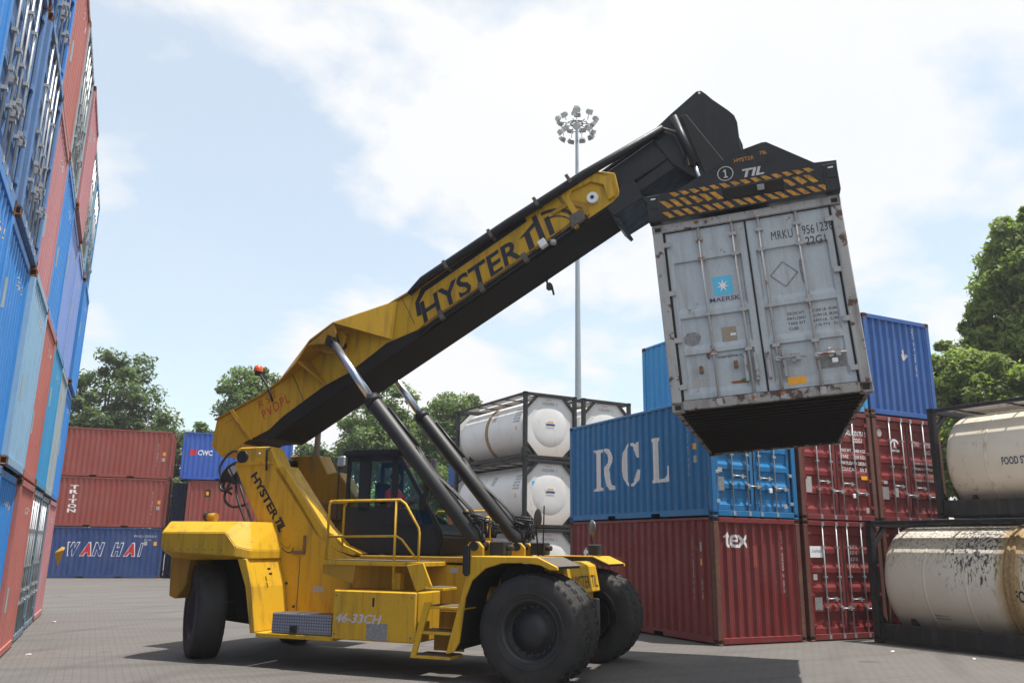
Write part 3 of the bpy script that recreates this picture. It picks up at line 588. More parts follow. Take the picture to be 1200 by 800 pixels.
T('MAERSK', R_(-0.575, 1.415, 0.39, 0.062), FRi, M['inkblue'], 0.008)
for i, (a, b_) in enumerate((('GROSS WT.', '67,200 LB. 30,480 KG.'), ('PAYLOAD', '62,390 LB. 28,300 KG.'), ('TARE WT.', '4,810 LB.  2,180 KG.'), ('CUBE', '1,170 FT3   33.2 M3'))):
    T(a, R_(0.36, 1.10-i*0.066, 0.22 if i != 3 else 0.12, 0.04), FRi, M['ink']); T(b_, R_(0.66, 1.10-i*0.066, 0.40, 0.042), FRi, M['ink'])
patch(R_(-0.48, 0.84, 0.19, 0.22), FRi, M['brownstk'], 'data_plate'); patch(R_(-0.37, 0.94, 0.07, 0.03), FRi, M['white'], lift=0.005)
T('maerskline.com', R_(-0.56, 0.655, 0.36, 0.04), FRi, M['ink'], 0.01)
patch(R_(0.25, 0.195, 0.22, 0.1), fr, M['oranges']); patch(R_(-0.31, 0.30, 0.09, 0.06), FRi, M['green'])
patch(R_(-0.92, 0.31, 0.20, 0.1), FRi, M['sticker']); patch(R_(0.62, 0.36, 0.46, 0.18), FRi, M['scuff'], 'scuffed_area')
for x0, z0, w, h, mt in ((-0.98, 0.86, 0.24, 0.2, 'scuff'), (-0.9, 0.93, 0.09, 0.09, 'sticker'), (-0.98, 1.55, 0.27, 0.34, 'sticker'), (0.64, 1.52, 0.34, 0.26, 'sticker'), (-0.45, 0.30, 0.26, 0.04, 'rustmet'), (0.60, 1.5, 0.05, 0.36, 'scuff')):
    vs = [(0.5+0.5*math.cos(k*math.pi/9)*random.uniform(.82, 1.1), 0.5+0.5*math.sin(k*math.pi/9)*random.uniform(.82, 1.1)) for k in range(18)]
    if (x0, z0) == (-0.98, 0.86) or (x0, z0) == (0.60, 1.5) or (x0, z0) == (-0.45, 0.30): decal('scuff_mark', polyglyph([vs]), R_(x0, z0, w, h), FRi[1], FRi[2], FRi[3], M[mt], root, keep=True)
# faded diamond outline
for k in range(4):
    a = k*math.pi/2; c0 = Vector((0.40, 1.66)); p0 = c0+Vector((math.cos(a), math.sin(a)))*0.17; p1 = c0+Vector((math.cos(a+math.pi/2), math.sin(a+math.pi/2)))*0.17; d_ = (p1-p0).normalized(); n_ = Vector((-d_.y, d_.x))*0.009
    q = [p0-n_, p1-n_, p1+n_, p0+n_]
    decal('faded_mark', polyglyph([[(v_.x, v_.y) for v_ in q]]), (HW, 0, 1, 1), FRi[1], FRi[2], FRi[3], M['scuff'], root, keep=True)
for (x0, z0) in ((-0.79, 0.52), (-0.35, 0.54)): MB().box(x0-0.025, 0.0, z0-0.05, x0+0.025, 0.06, z0+0.05).build('handle_catch', M['rustmet'], root, bevel=0.01)
for (x0, z0) in ((0.36, 0.53), (0.80, 0.54)): MB().box(x0-0.03, -0.02, z0-0.06, x0+0.03, 0.04, z0+0.06).build('handle_catch', M['rodgrey'], root, bevel=0.01)
MB().box(0.80, -0.035, 0.40, 0.87, 0.02, 0.46).build('padlock', M['white'], root, bevel=0.008)
for xx in (-0.23, -0.10, 0.05, 0.24):
    MB().box(xx-0.02, -0.01, 0.30, xx+0.02, 0.05, 0.66).build('rod_guide', M['greyframe'], root, bevel=0.006)

# ---- stacks far behind on the left (long sides face us)
def sidefacing(x_right, y_front, z, psi): # returns loc, rotz for a container whose 'left' side faces the viewer
    # local -x axis points toward the viewer (-Y), local y axis runs to -X direction
    rz = math.pi/2+psi
    cpt = Vector((x_right, y_front, 0)); yl = Vector((-math.sin(rz), math.cos(rz), 0)); xl = Vector((math.cos(rz), math.sin(rz), 0))
    o = cpt+xl*HW
    return (o.x, o.y, z), (0, 0, rz)
PSI, XB, YB, TB = -0.125, 3.657, 51.08, 2.682
rows = [('navy', 'navy blue container on the ground with WAN HAI lettering, far behind'), ('brownred', 'brown red container with TRITON written downward on its side, middle of its stack'), ('brownred', 'plain brown red container on top of the far left stack')]
for k, (cn, lb) in enumerate(rows):
    l, r = sidefacing(XB, YB, k*TB, PSI); root, f_, p_ = container('shipping_container', lb, cn, l, r, H=2.66, front='corr')
    Lf = f_['left']; pf = p_['left']
    # local y runs toward -X, so u (far to near end) runs left to right as seen
    if k == 0:
        x0 = 6.058-4.72; ws = [('W', .62, 0), ('A', .60, 1), ('N', .62, 0), (' ', .34, 0), ('H', .60, 0), ('A', .72, 1), ('I', .22, 0)]; x = x0
        for ch, w, red in ws:
            if ch != ' ':
                T(ch, (x-0.03, 1.14, min(w, .62)*0.88+0.06, 0.74), Lf, M['white'], 0.095, 0.3, prof=pf, lift=0.004); T(ch, (x+0.01, 1.18, min(w, .62)*0.88-0.02, 0.66), Lf, M['redink'] if red else M['navyink'], 0.06, 0.3, prof=pf, lift=0.012)
            x += w
        T('WHLU 0283424', (6.058-1.55, 2.17, 1.15, 0.12), Lf, M['dirtywhite'], prof=pf); T('2210', (6.058-1.0, 1.98, 0.35, 0.1), Lf, M['dirtywhite'], prof=pf)
        patch((6.058-0.98, 1.74, 0.16, 0.2), Lf, M['sticker'], prof=pf); patch((6.058-0.5, 1.74, 0.16, 0.2), Lf, M['oranges'], prof=pf)
    if k == 1:
        T('TRITON', (6.058-5.0, 0.72, 0.42, 1.5), Lf, M['white'], 0.03, prof=pf, vertical=True)
    if k >= 1:
        T('TRIU 334817 2', (6.058-0.85, 0.7, 0.08, 1.3), Lf, M['dirtywhite'], prof=pf, vertical=True); patch((6.058-0.55, 1.3, 0.16, 0.2), Lf, M['oranges'], prof=pf); patch((6.058-0.57, 0.98, 0.17, 0.2), Lf, M['sticker'], prof=pf)
for k, (cn, lb, dxx) in enumerate((('navy', 'dark blue container on the ground behind the rear tyre of the machine', 0.1), ('brownred', 'brown red container behind the yellow counterweight, below the royal blue one', 0.42), ('cwcblue', 'royal blue container with red square and CWC lettering on its side', -0.08))):
    l, r = sidefacing(4.15+dxx+6.06*math.cos(PSI), 50.5+6.06*math.sin(PSI), k*TB, PSI); root, f_, p_ = container('shipping_container', lb, cn, l, r, H=2.66, front='corr', back='corr')
    if k == 2:
        patch((0.42, 1.36, 0.34, 0.34), f_['left'], M['redink'], 'emblem', p_['left']); T('CWC', (0.84, 1.38, 0.78, 0.30), f_['left'], M['white'], 0.03, prof=p_['left'])
    if k == 1:
        patch((0.95, 1.75, 0.3, 0.42), f_['left'], M['ink'], prof=p_['left']); patch((1.0, 1.85, 0.14, 0.2), f_['left'], M['oranges'], prof=p_['left'], lift=0.01)
for k in range(2):
    l, r = sidefacing(3.98+6.06*math.cos(PSI), 53.3+6.06*math.sin(PSI), k*TB, PSI)
    container('shipping_container', ('shadowed navy container on the ground in the gap behind the WAN HAI stack', 'shadowed navy container on the second tier in the gap behind the TRITON one')[k], 'navy', l, r, H=2.66, front='corr')
# a stack seen behind the cab and lift cylinders
for k, (cn, lb) in enumerate((('lgrey', 'pale grey container on the ground, glimpsed behind the driver cab'), ('orange', 'orange red container in the stack glimpsed behind the lift cylinders'), ('darkblue', 'dark blue container on top of the stack behind the lift cylinders'))):
    container('shipping_container', lb, cn, (20.05, 40.9, k*TB), (0, 0, 0), H=2.66, front='corr')

# ---- the towering stack on the left: high cubes, end faces toward the aisle
PHI = 0.0259; DL = 1.566; HC = 2.896; TH = 2.93
ends = [6.20, 8.74, 11.27, 13.70, 16.15, 18.74, 21.33, 23.93]
grid = {0: [('lblue', 'corr'), ('lred', 'corr'), ('lblue', 'corr'), ('lblue', 'corr'), ('lred', 'corr'), ('ldoor', 'door'), ('ldoor', 'door'), ('lpink', 'corr')],
        1: [('lblue', 'corr'), ('lblue', 'corr'), ('lblue', 'corr'), ('lpale', 'corr'), ('lred', 'corr'), ('cyan', 'corr'), ('lgrey', 'corr'), ('lblue', 'corr')],
        2: [('lblue', 'corr'), ('ldoorblue', 'door'), ('ldoorblue', 'door'), ('lpink', 'corr'), ('lblue', 'corr'), ('lviolet', 'corr'), ('lviolet', 'corr'), ('lblue', 'corr')],
        3: [('lpale', 'door'), ('lpale', 'door'), ('lblue', 'door'), ('lred', 'corr'), ('lgrey', 'door'), ('lpink', 'corr'), ('lgrey', 'door'), ('cyan', 'door')]}
cname = {'lblue': 'bright blue', 'lred': 'salmon red', 'lgrey': 'grey blue', 'lpink': 'pale pink', 'lpale': 'pale blue', 'cyan': 'mid blue', 'lviolet': 'violet blue', 'ldoor': 'dull teal', 'ldoorblue': 'worn blue', 'cwcblue': 'deep blue'}
tn = ['bottom', 'second', 'third', 'top']; cn_ = ['nearest', 'second nearest', 'third nearest', 'fourth', 'fifth', 'sixth', 'second farthest', 'farthest']
random.seed(11)
for k in range(4):
    for i, y0 in enumerate(ends):
        col, typ = grid[k][i]; yc = y0+HW+0.02+(0.22 if k > 1 else 0); xo = -DL+yc*math.tan(PHI)+random.uniform(-0.06, 0.03)
        lb = '%s container with %s, %s tier, %s column of the tall left stack' % (cname[col], 'doors outward' if typ == 'door' else 'ribbed end', tn[k], cn_[i])
        # front face (local y=0, facing local -y) must face +X
        root, f_, p_ = container('shipping_container', lb, col, (xo, yc, 0.012+k*TH), (0, 0, math.pi/2-PHI), H=HC, front=typ, back='corr', group='tall stack of containers along the left edge', rodmat='galv',
                                 handles=((0, 0.95), (1, 0.75), (2, 0.95), (3, 0.75)), brs=(0.7, 1.4, 2.1), postmat=None, pockets=False)
        if typ == 'corr':
            T('%s %06d' % (random.choice(('TEMU', 'BMOU', 'SEGU', 'FCIU')), random.randint(100000, 999999)), (1.35, 2.35, 0.8, 0.13), f_['front'], M['dirtywhite'], prof=p_['front'])
            patch((0.4, 1.2+random.uniform(-.5, .6), 0.3, 0.4), f_['front'], M['lgrey' if col != 'lgrey' else 'lpale'], 'paint_patch', p_['front'])
#PART2
# ------------------------------------------------------------------ tank containers
def tank_container(name, label, loc, rz, matkey, group=None, band=None, dirty=False, walk_dirty=False):
    root = thing(name, label, 'tank container', loc, (0, 0, rz), group); H, L = 2.591, 6.058; fm = M['tankframe']; tm = M[matkey]
    for sx in (-1, 1):
        for yy in (0.075, L-0.075):
            cpart('corner_post', 'tpost', lambda: MB().box(-0.075, -0.07, 0.118, 0.075, 0.07, H-0.118).mesh('corner_post', 0.01), fm, root, (sx*(HW-0.078), yy, 0))
            for zz in (0.059, H-0.059): cpart('corner_casting', 'casting', casting_mesh, fm, root, (sx*(HW-0.075), 0.085 if yy < 1 else L-0.085, zz))
        cpart('bottom_side_rail', ('tbsr', matkey == 'tankclean'), lambda: MB().box(-0.06, 0.17, 0.04, 0.06, L-0.17, 0.21).mesh('bottom_side_rail', 0.01) if matkey == 'tankclean' else MB().box(-0.06, 0.17, 0.04, 0.06, L-0.17, 0.40).mesh('bottom_side_rail', 0.01), fm, root, (sx*(HW-0.07), 0, 0))
        cpart('top_side_rail', 'ttsr', lambda: MB().box(-0.045, 0.17, H-0.105, 0.045, L-0.17, H-0.015).mesh('top_side_rail', 0.01), fm, root, (sx*(HW-0.06), 0, 0))
    for yy in (0.07, L-0.07):
        for z0, z1 in ((0.03, 0.15), (H-0.13, H-0.01)):
            cpart('end_rail', ('ter', z0), lambda: MB().box(-HW+0.15, -0.055, z0, HW-0.15, 0.055, z1).mesh('end_rail', 0.008), fm, root, (0, yy, 0))
        for sx in (-1, 1):
            for a, b_ in (((HW-0.12, 0.62), (HW-0.66, 0.12)), ((HW-0.12, H-0.62), (HW-0.66, H-0.12))):
                cpart('corner_brace', ('br', sx, a[1]), lambda: MB().hexa([(sx*a[0], -0.04, a[1]-0.07), (sx*b_[0], -0.04, b_[1]-0.02 if b_[1] > 1 else b_[1]), (sx*b_[0], 0.04, b_[1]), (sx*a[0], 0.04, a[1]-0.07), (sx*a[0], -0.04, a[1]+0.07), (sx*(b_[0]+0.12), -0.04, b_[1]), (sx*(b_[0]+0.12), 0.04, b_[1]), (sx*a[0], 0.04, a[1]+0.07)]).mesh('corner_brace'), fm, root, (0, yy, 0))
    zc, r = 1.30, 1.165
    pr = [(0.001, 0.20), (0.5, 0.205), (0.85, 0.225), (1.02, 0.26), (1.12, 0.33), (1.155, 0.40), (r, 0.50)]
    prof = pr+[(r, 0.50+i*(L-1.0)/14) for i in range(1, 14)]+[(a, L-b_) for a, b_ in reversed(pr)]
    def barrel():
        b = MB(); b.lathe(prof, 'y', 56, (0, 0, zc))
        for i, yb in enumerate((1.25, 2.2, 3.9, 4.8)): b.lathe([(r, yb-0.03), (r+0.006, yb-0.02), (r+0.006, yb+0.02), (r, yb+0.03)], 'y', 56, (0, 0, zc))
        return b.mesh('barrel')
    cpart('barrel', 'barrel', barrel, tm, root)
    if band:
        cpart('stiffening_ring', 'ring', lambda: MB().lathe([(r, -0.11), (r+0.035, -0.09), (r+0.035, -0.03), (r+0.012, 0), (r+0.035, 0.03), (r+0.035, 0.09), (r, 0.11)], 'y', 56, (0, 0, zc)).mesh('ring'), M['rustband'], root, (0, band, 0))
    for k, yy in enumerate((0.13, L-0.13) if matkey == 'tankclean' else ()):
        def endp():
            b = MB(); c_ = 0.50; X, Z0, Z1 = HW-0.14, 0.14, H-0.13
            oc = [(-X+c_, Z0), (X-c_, Z0), (X, Z0+c_), (X, Z1-c_), (X-c_, Z1), (-X+c_, Z1), (-X, Z1-c_), (-X, Z0+c_)]
            b.prism(oc, -0.012, 0.012); b.lathe([(0.001, -0.060), (0.3, -0.056), (0.55, -0.046), (0.72, -0.028), (0.80, -0.012)], 'y', 40, (0, 0, zc)); return b.mesh('end_plate')
        cpart('end_plate', 'endp', endp, tm, root, (0, yy, 0), 0 if k == 0 else math.pi)
    for i, x in enumerate((-0.36, -0.12, 0.12, 0.36)):
        cpart('walkway_plank', 'wplank', lambda: MB().box(-0.10, 0.3, H-0.055, 0.10, L-0.3, H-0.03).mesh('walkway_plank'), M['walk'], root, (x, 0, 0))
    for x in (-0.98, -0.76):
        cpart('walkway_plank', 'wplank2', lambda: MB().box(-0.09, 0.3, H-0.06, 0.09, L-0.3, H-0.035).mesh('walkway_plank'), M['walk'], root, (x, 0, 0))
    for i in range(5):
        cpart('walkway_support', 'wsup', lambda: MB().box(-HW+0.1, -0.02, H-0.095, HW-0.1, 0.02, H-0.06).mesh('walkway_support'), fm, root, (0, 0.6+i*(L-1.2)/4, 0))
    for yy in (0.75, L-0.75):
        cpart('saddle', 'saddle', lambda: MB().prism([(-0.95, 0.12), (0.95, 0.12), (0.85, 0.6), (0.5, 0.28), (0, 0.2), (-0.5, 0.28), (-0.85, 0.6)], -0.05, 0.05).mesh('saddle'), fm, root, (0, yy, 0))
    face = (root, (-HW, 0.13-0.012, 0), (1, 0, 0), (0, 0, 1))
    def side(body, y_far, z0, w, h, mat, off=0.02):      # lettering bent round the barrel on its left flank, y_far = distance from the far end
        o = T(body, (y_far, z0, w, h), (root, (-r, L, 0), (0, -1, 0), (0, 0, 1)), mat, off)
        for v_ in o.data.vertices: v_.co.x = -math.sqrt(r*r-(v_.co.z-zc)**2)-0.006
        return o
    return root, face, side
RZT = 0.10
def at_corner(cx_, cy_, z, rz):           # far left corner of the box given
    R = Matrix.Rotation(rz, 3, 'Z') @ Vector((-HW, 6.058, 0)); return (cx_-R.x, cy_-R.y, z)
r_, f_, sd = tank_container('tank_container', 'grimy cream tank in a black frame on the ground at the right edge', at_corner(15.62, 13.72, 0.02, RZT), RZT, 'tankdirty', band=6.058-3.02)
sd('FOOD STUFF ONLY', 3.09, 1.0, 1.5, 0.22, M['ink']); sd('INSULATED TANK 24 000 LTS', 1.32, 0.62, 0.32, 0.03, M['ink'], 0.0); sd('WORKING PRESSURE', 1.32, 0.56, 0.32, 0.03, M['ink'], 0.0)
container('shipping_container', 'grey container on the ground hidden behind the grimy cream tank', 'lgrey', at_corner(18.2, 13.72, 0.02, RZT), (0, 0, RZT), group=None, H=2.68, front='corr')
r_, f_, sd = tank_container('tank_container', 'clean cream tank marked FOOD in a black frame on the upper tier at right', at_corner(17.8, 13.5, 2.71, 0.085), 0.085, 'tankcream')
sd('FOOD STUFF ONLY', 1.62, 1.13, 1.15, 0.17, M['inkblue'])
lv = ['bottom', 'middle', 'top']
for c_, x0 in enumerate((14.45, 17.16)):
    for k in range(3):
        r_, f_, sd = tank_container('tank_container', 'white tank in dark frame, %s tier of the %s column behind the lift cylinders' % (lv[k], ('left', 'right')[c_]), (x0+HW*0.998, 28.35+c_*0.16+0.07, 0.02+k*2.6), 0.06, 'tankclean', 'white tank containers stacked behind the machine', band=3.2 if k == 2 and c_ == 0 else None)
        T('EXFU', (1.05, 2.32, 0.26, 0.05), f_, M['redink']); T('0582886 2', (0.86, 2.15, 0.72, 0.11), f_, M['scuff']); T('22K2', (1.06, 2.0, 0.3, 0.09), f_, M['scuff'])
        dm = (f_[0], (-HW, 0.062, 0), (1, 0, 0), (0, 0, 1))
        patch((1.02, 1.42, 0.42, 0.14), dm, M['white'], lift=0.01); patch((1.04, 1.34, 0.38, 0.06), dm, M['navyink'], lift=0.014); patch((1.08, 1.46, 0.28, 0.05), dm, M['oranges'], lift=0.014)
        if k < 2:
            patch((0.42, 1.62, 0.14, 0.15), f_, M['skyblue'])
            decal('hazard_sign', polyglyph([[(0, 0), (1, 0), (.5, 1)]]), (1.66, 1.35, 0.26, 0.24), f_[1], f_[2], f_[3], M['oranges'], f_[0], keep=True)
            decal('diamond_placard', polyglyph([[(.5, 0), (1, .5), (.5, 1), (0, .5)]]), (0.52, 0.95, 0.34, 0.36), f_[1], f_[2], f_[3], M['scuff'], f_[0], keep=True)
        if c_ == 0:
            for j in range(5): sd(('MAX GROSS 34000', 'TARE 3640 KG', 'CAPACITY 24000', 'TEST 6 BAR', 'UN PORTABLE')[j], 5.05, 1.95-j*0.12, 0.5, 0.07, M['scuff'])
            sd('EXFU 058', 3.2, 1.7, 0.3, 0.35, M['scuff'], 0.0)
            o = sd('I', 5.25, 1.15, 0.1, 0.16, M['oranges'], 0.05)

# ------------------------------------------------------------------ the container handler (reach stacker)
VO = Vector((7.16855, 12.3384, 0)); VA = rad(-47.3)
veh = thing('reach_stacker', 'big yellow container handler with a black telescopic boom holding up the grey container', 'reach stacker', VO, (0, 0, VA))
V4 = Matrix.Translation(VO) @ Matrix.Rotation(VA, 4, 'Z'); V4i = V4.inverted()
BA = rad(29.5); cB, sB = math.cos(BA), math.sin(BA)
def bf(s, y, n): return (-6.7+s*cB-n*sB, y, 3.48+s*sB+n*cB)
def hull(pts, name, mat, parent, bevel=0.0, smooth=False):
    bm = bmesh.new(); vs = [bm.verts.new(p) for p in pts]; res = bmesh.ops.convex_hull(bm, input=vs)
    bmesh.ops.delete(bm, geom=list({g_ for g_ in res['geom_interior']+res['geom_unused'] if isinstance(g_, bmesh.types.BMVert)}), context='VERTS')
    bmesh.ops.dissolve_limit(bm, angle_limit=0.02, verts=bm.verts, edges=bm.edges)
    if bevel: bmesh.ops.bevel(bm, geom=bm.edges[:], offset=bevel, segments=2, affect='EDGES', clamp_overlap=True)
    bmesh.ops.recalc_face_normals(bm, faces=bm.faces)
    me = bpy.data.meshes.new(name); bm.to_mesh(me); bm.free(); me.materials.append(mat); return link(name, me, parent)
Y, YO, K = M['yellow'], M['yellow_old_shaded'], M['black']
# wheels
def tyre_mesh(lug):
    b = MB(); w = 0.245; R = 0.785
    prof = [(0.42, -0.19), (0.44, -0.225), (0.52, -0.243), (0.62, -0.247), (0.70, -0.24), (0.755, -0.215), (R-0.006, -0.17), (R, -0.1), (R, 0), (R, 0.1), (R-0.006, 0.17), (0.755, 0.215), (0.70, 0.24), (0.62, 0.247), (0.52, 0.243), (0.44, 0.225), (0.42, 0.19)]
    b.lathe(prof, 'y', 72)
    n = 38
    for i in range(n):
        for sg in (-1, 1):
            a = 2*math.pi*(i+(0.5 if sg > 0 else 0))/n; da = math.pi/n*0.62
            def P(r_, y_, t): return (r_*math.cos(t), y_, r_*math.sin(t))
            sk = 0.5*da*1.4
            q = [P(R-0.015, sg*0.03, a-da+sk), P(R-0.015, sg*0.03, a+da+sk), P(0.735, sg*0.233, a+da*0.8-sk), P(0.735, sg*0.233, a-da*0.8-sk),
                 P(R+lug, sg*0.035, a-da*.85+sk), P(R+lug, sg*0.035, a+da*.85+sk), P(0.755+lug*0.6, sg*0.222, a+da*0.7-sk), P(0.755+lug*0.6, sg*0.222, a-da*0.7-sk)]
            b.hexa(q)
    # raised sidewall ring
    for sg in (-1, 1): b.lathe([(0.50, sg*0.240), (0.505, sg*0.252), (0.52, sg*0.252), (0.525, sg*0.244)], 'y', 72)
    b.v = [(x, y, max(z, -0.757)) for x, y, z in b.v]
    return b.mesh('tyre')
def rim_mesh(deep):
    b = MB(); s = -1
    b.lathe([(0.435, 0.19), (0.40, 0.16), (0.40, -0.19), (0.455, -0.205), (0.45, -0.225), (0.415, -0.215), (0.375, -0.17), (0.365, 0.0-deep), (0.30, -0.02-deep), (0.27, -0.05-deep), (0.25, -0.055-deep), (0.245, -0.075-deep), (0.06, -0.085-deep), (0.001, -0.085-deep)], 'y', 40)
    for i in range(20):
        a = 2*math.pi*i/20; b.tube([(0.325*math.cos(a), 0.0-deep, 0.325*math.sin(a)), (0.325*math.cos(a), -0.055-deep, 0.325*math.sin(a))], 0.019, 6)
    return b.mesh('rim')
tyF, tyR = tyre_mesh(0.018), tyre_mesh(0.006); rmO, rmI = rim_mesh(0.03), rim_mesh(-0.05)
for me in (tyF, tyR): me.materials.append(M['tyre'])
for me in (rmO, rmI): me.materials.append(M['rim'])
for y_, flip in ((-1.755, 0), (-1.235, 0), (1.235, 1), (1.755, 1)):
    t_ = link('tyre', tyF, veh, (0, y_, 0.757), (0, 0, math.pi*flip)); link('rim', rmO if abs(y_) > 1.5 else rmI, t_)
for y_, flip in ((-1.50, 0), (1.50, 1)):
    t_ = link('tyre', tyR, veh, (-6.25, y_*0.9, 0.757), (0, 0, math.pi*flip+rad(-40))); link('rim', rmO, t_)
b = MB(); b.tube([(0, -1.0, 0.76), (0, 1.0, 0.76)], 0.2, 16); b.box(-0.35, -0.55, 0.5, 0.35, 0.55, 1.1); b.build('front_axle', M['blackdull'], veh, bevel=0.02)
b = MB(); b.box(-6.2, -1.2, 0.62, -5.9, 1.2, 0.9); b.box(-6.25, -0.4, 0.85, -5.85, 0.4, 1.2); b.build('rear_axle', M['blackdull'], veh, bevel=0.02)
# chassis
b = MB(); b.prism([(-6.6, 1.05), (-5.2, 0.95), (-4.9, 0.55), (-1.0, 0.55), (-0.85, 1.0), (-0.1, 1.2), (-0.1, 1.66), (-6.6, 1.66)], -0.82, 0.82); b.build('chassis', YO, veh, bevel=0.015)
b = MB(); b.box(-3.3, -1.15, 0.60, -0.95, -0.823, 1.62); b.build('side_tank', Y, veh, bevel=0.015)
mast_n = [(-6.16, 3.6), (-6.08, 3.64), (-5.42, 3.64), (-5.36, 3.55), (-5.18, 3.24), (-4.62, 2.58), (-4.25, 2.10), (-3.92, 1.84), (-3.62, 1.72), (-3.3, 1.68), (-3.3, 0.56), (-4.68, 0.56), (-5.22, 1.73), (-6.15, 3.22)]
MB().prism(mast_n, -1.0, -0.60).build('boom_support', Y, veh, bevel=0.02)
mast_f = [(-6.2, 3.5), (-6.1, 3.64), (-5.42, 3.64), (-5.18, 3.26), (-4.95, 3.30), (-4.50, 2.80), (-4.62, 2.45), (-4.4, 1.9), (-3.92, 1.72), (-3.3, 1.68), (-3.3, 0.56), (-4.68, 0.56), (-5.22, 1.73), (-6.15, 3.22)]
MB().prism(mast_f, 0.55, 0.98).build('boom_support', YO, veh, bevel=0.02)
MB().prism([(-6.14, 3.30), (-5.30, 3.32), (-5.29, 3.37), (-6.14, 3.35)], -1.025, -0.985).build('weld_seam', Y, veh)
MB().prism([(-5.30, 3.2), (-5.10, 3.26), (-4.22, 2.2), (-3.85, 1.88), (-3.5, 1.75), (-3.55, 1.71), (-3.92, 1.80), (-4.33, 2.06), (-4.7, 2.5)], -1.0, -0.56, mapf=lambda x, y, z: (x+0.012, y, z+0.022)).build('support_rib', Y, veh, bevel=0.008)
b = MB(); b.tube([(-6.0, -1.05, 3.46), (-6.0, 1.04, 3.46)], 0.11, 20); b.build('pivot_pin', K, veh)
b = MB(); b.tube([(-5.65, -1.03, 3.50), (-5.65, -0.98, 3.50)], 0.03, 10); b.build('pin_cap', M['galv'], veh)
b = MB(); b.tube([(-5.45, -1.02, 3.2), (-5.47, -1.03, 3.56), (-5.42, -1.0, 3.62)], 0.018, 6); b.build('safety_latch', M['blackdull'], veh)
b = MB(); b.box(-4.55, -1.03, 1.76, -4.50, -1.0, 2.06); b.box(-4.74, -1.05, 1.74, -4.5, -1.0, 1.80); b.build('tow_hook', M['rustmet'], veh, bevel=0.006)
# platform
b = MB(); b.box(-3.5, -1.96, 1.60, -1.72, -0.83, 1.67); b.build('platform', Y, veh, bevel=0.008)
b = MB(); b.box(-3.47, -1.93, 1.672, -1.75, -1.0, 1.682); b.build('platform_grip', M['tread'], veh)
b = MB(); b.prism([(-3.5, 1.6), (-3.5, 1.47), (-2.95, 1.33), (-2.9, 1.6)], -1.94, -1.90); b.build('platform_bracket', YO, veh)
b = MB(); b.box(-3.3, -1.18, 1.655, -0.92, 0.9, 1.745); b.build('deck_beam', YO, veh, bevel=0.01)
b = MB(); b.box(-2.36, -1.75, 1.24, -2.22, -1.6, 1.5); b.build('bracket', Y, veh, bevel=0.01)
b = MB(); b.hexa([(-2.0, -1.97, 1.62), (-1.82, -1.97, 1.24), (-1.82, -1.93, 1.24), (-2.0, -1.93, 1.62), (-1.72, -1.97, 1.66), (-1.56, -1.97, 1.32), (-1.56, -1.93, 1.32), (-1.72, -1.93, 1.66)]); b.build('gate_plate', Y, veh, bevel=0.006)
# box with model number
b = MB(); b.box(-3.24, -2.0, 0.50, -1.79, -1.16, 1.23); b.build('side_box', Y, veh, bevel=0.02)
FB = (veh, (-3.24, -2.0, 0), (1, 0, 0), (0, 0, 1))
T('46-33CH', (0.06, 0.75, 0.82, 0.14), FB, M['dirtywhite'], 0.03, 0.25); patch((0.62, 0.52, 0.36, 0.24), FB, M['scuff'], 'worn_plate'); patch((0.70, 1.0, 0.035, 0.13), FB, M['ink'], 'latch')
b = MB(); b.box(-4.41, -1.92, 0.535, -3.30, -1.52, 0.84); b.build('tool_box', M['checker'], veh, bevel=0.012)
b = MB(); b.box(-4.04, -1.95, 0.55, -3.92, -1.92, 0.66); b.build('tool_box_latch', M['blackdull'], veh, bevel=0.005)
b = MB(); b.box(-4.70, -1.93, 0.455, -3.26, -1.0, 0.525); b.build('rocker_rail', Y, veh, bevel=0.01)
# steps
st = [(-1.66, -1.10, 1.31), (-1.62, -1.02, 1.05), (-1.74, -1.13, 0.69), (-1.82, -1.22, 0.35)]
for i, (x0, x1, z) in enumerate(st):
    if i == 0: x1 = -1.35
    s_ = MB().box(x0, -1.99, z-0.045, x1, -1.52, z-0.004).build('step', Y, veh, bevel=0.006); MB().box(x0+0.02, -1.97, z-0.004, x1-0.02, -1.54, z+0.006).build('step_grip', M['tread'], s_)
    if i in (2, 3): MB().box(x0+0.1, -1.50, z+0.02, x1, -1.47, z+0.25).build('step_riser', YO, veh)
MB().hexa([(-1.66, -2.0, 1.10), (-1.86, -2.0, 0.31), (-1.86, -1.96, 0.31), (-1.66, -1.96, 1.10), (-1.55, -2.0, 1.10), (-1.78, -2.0, 0.31), (-1.78, -1.96, 0.31), (-1.55, -1.96, 1.10)]).build('step_stringer', Y, veh)
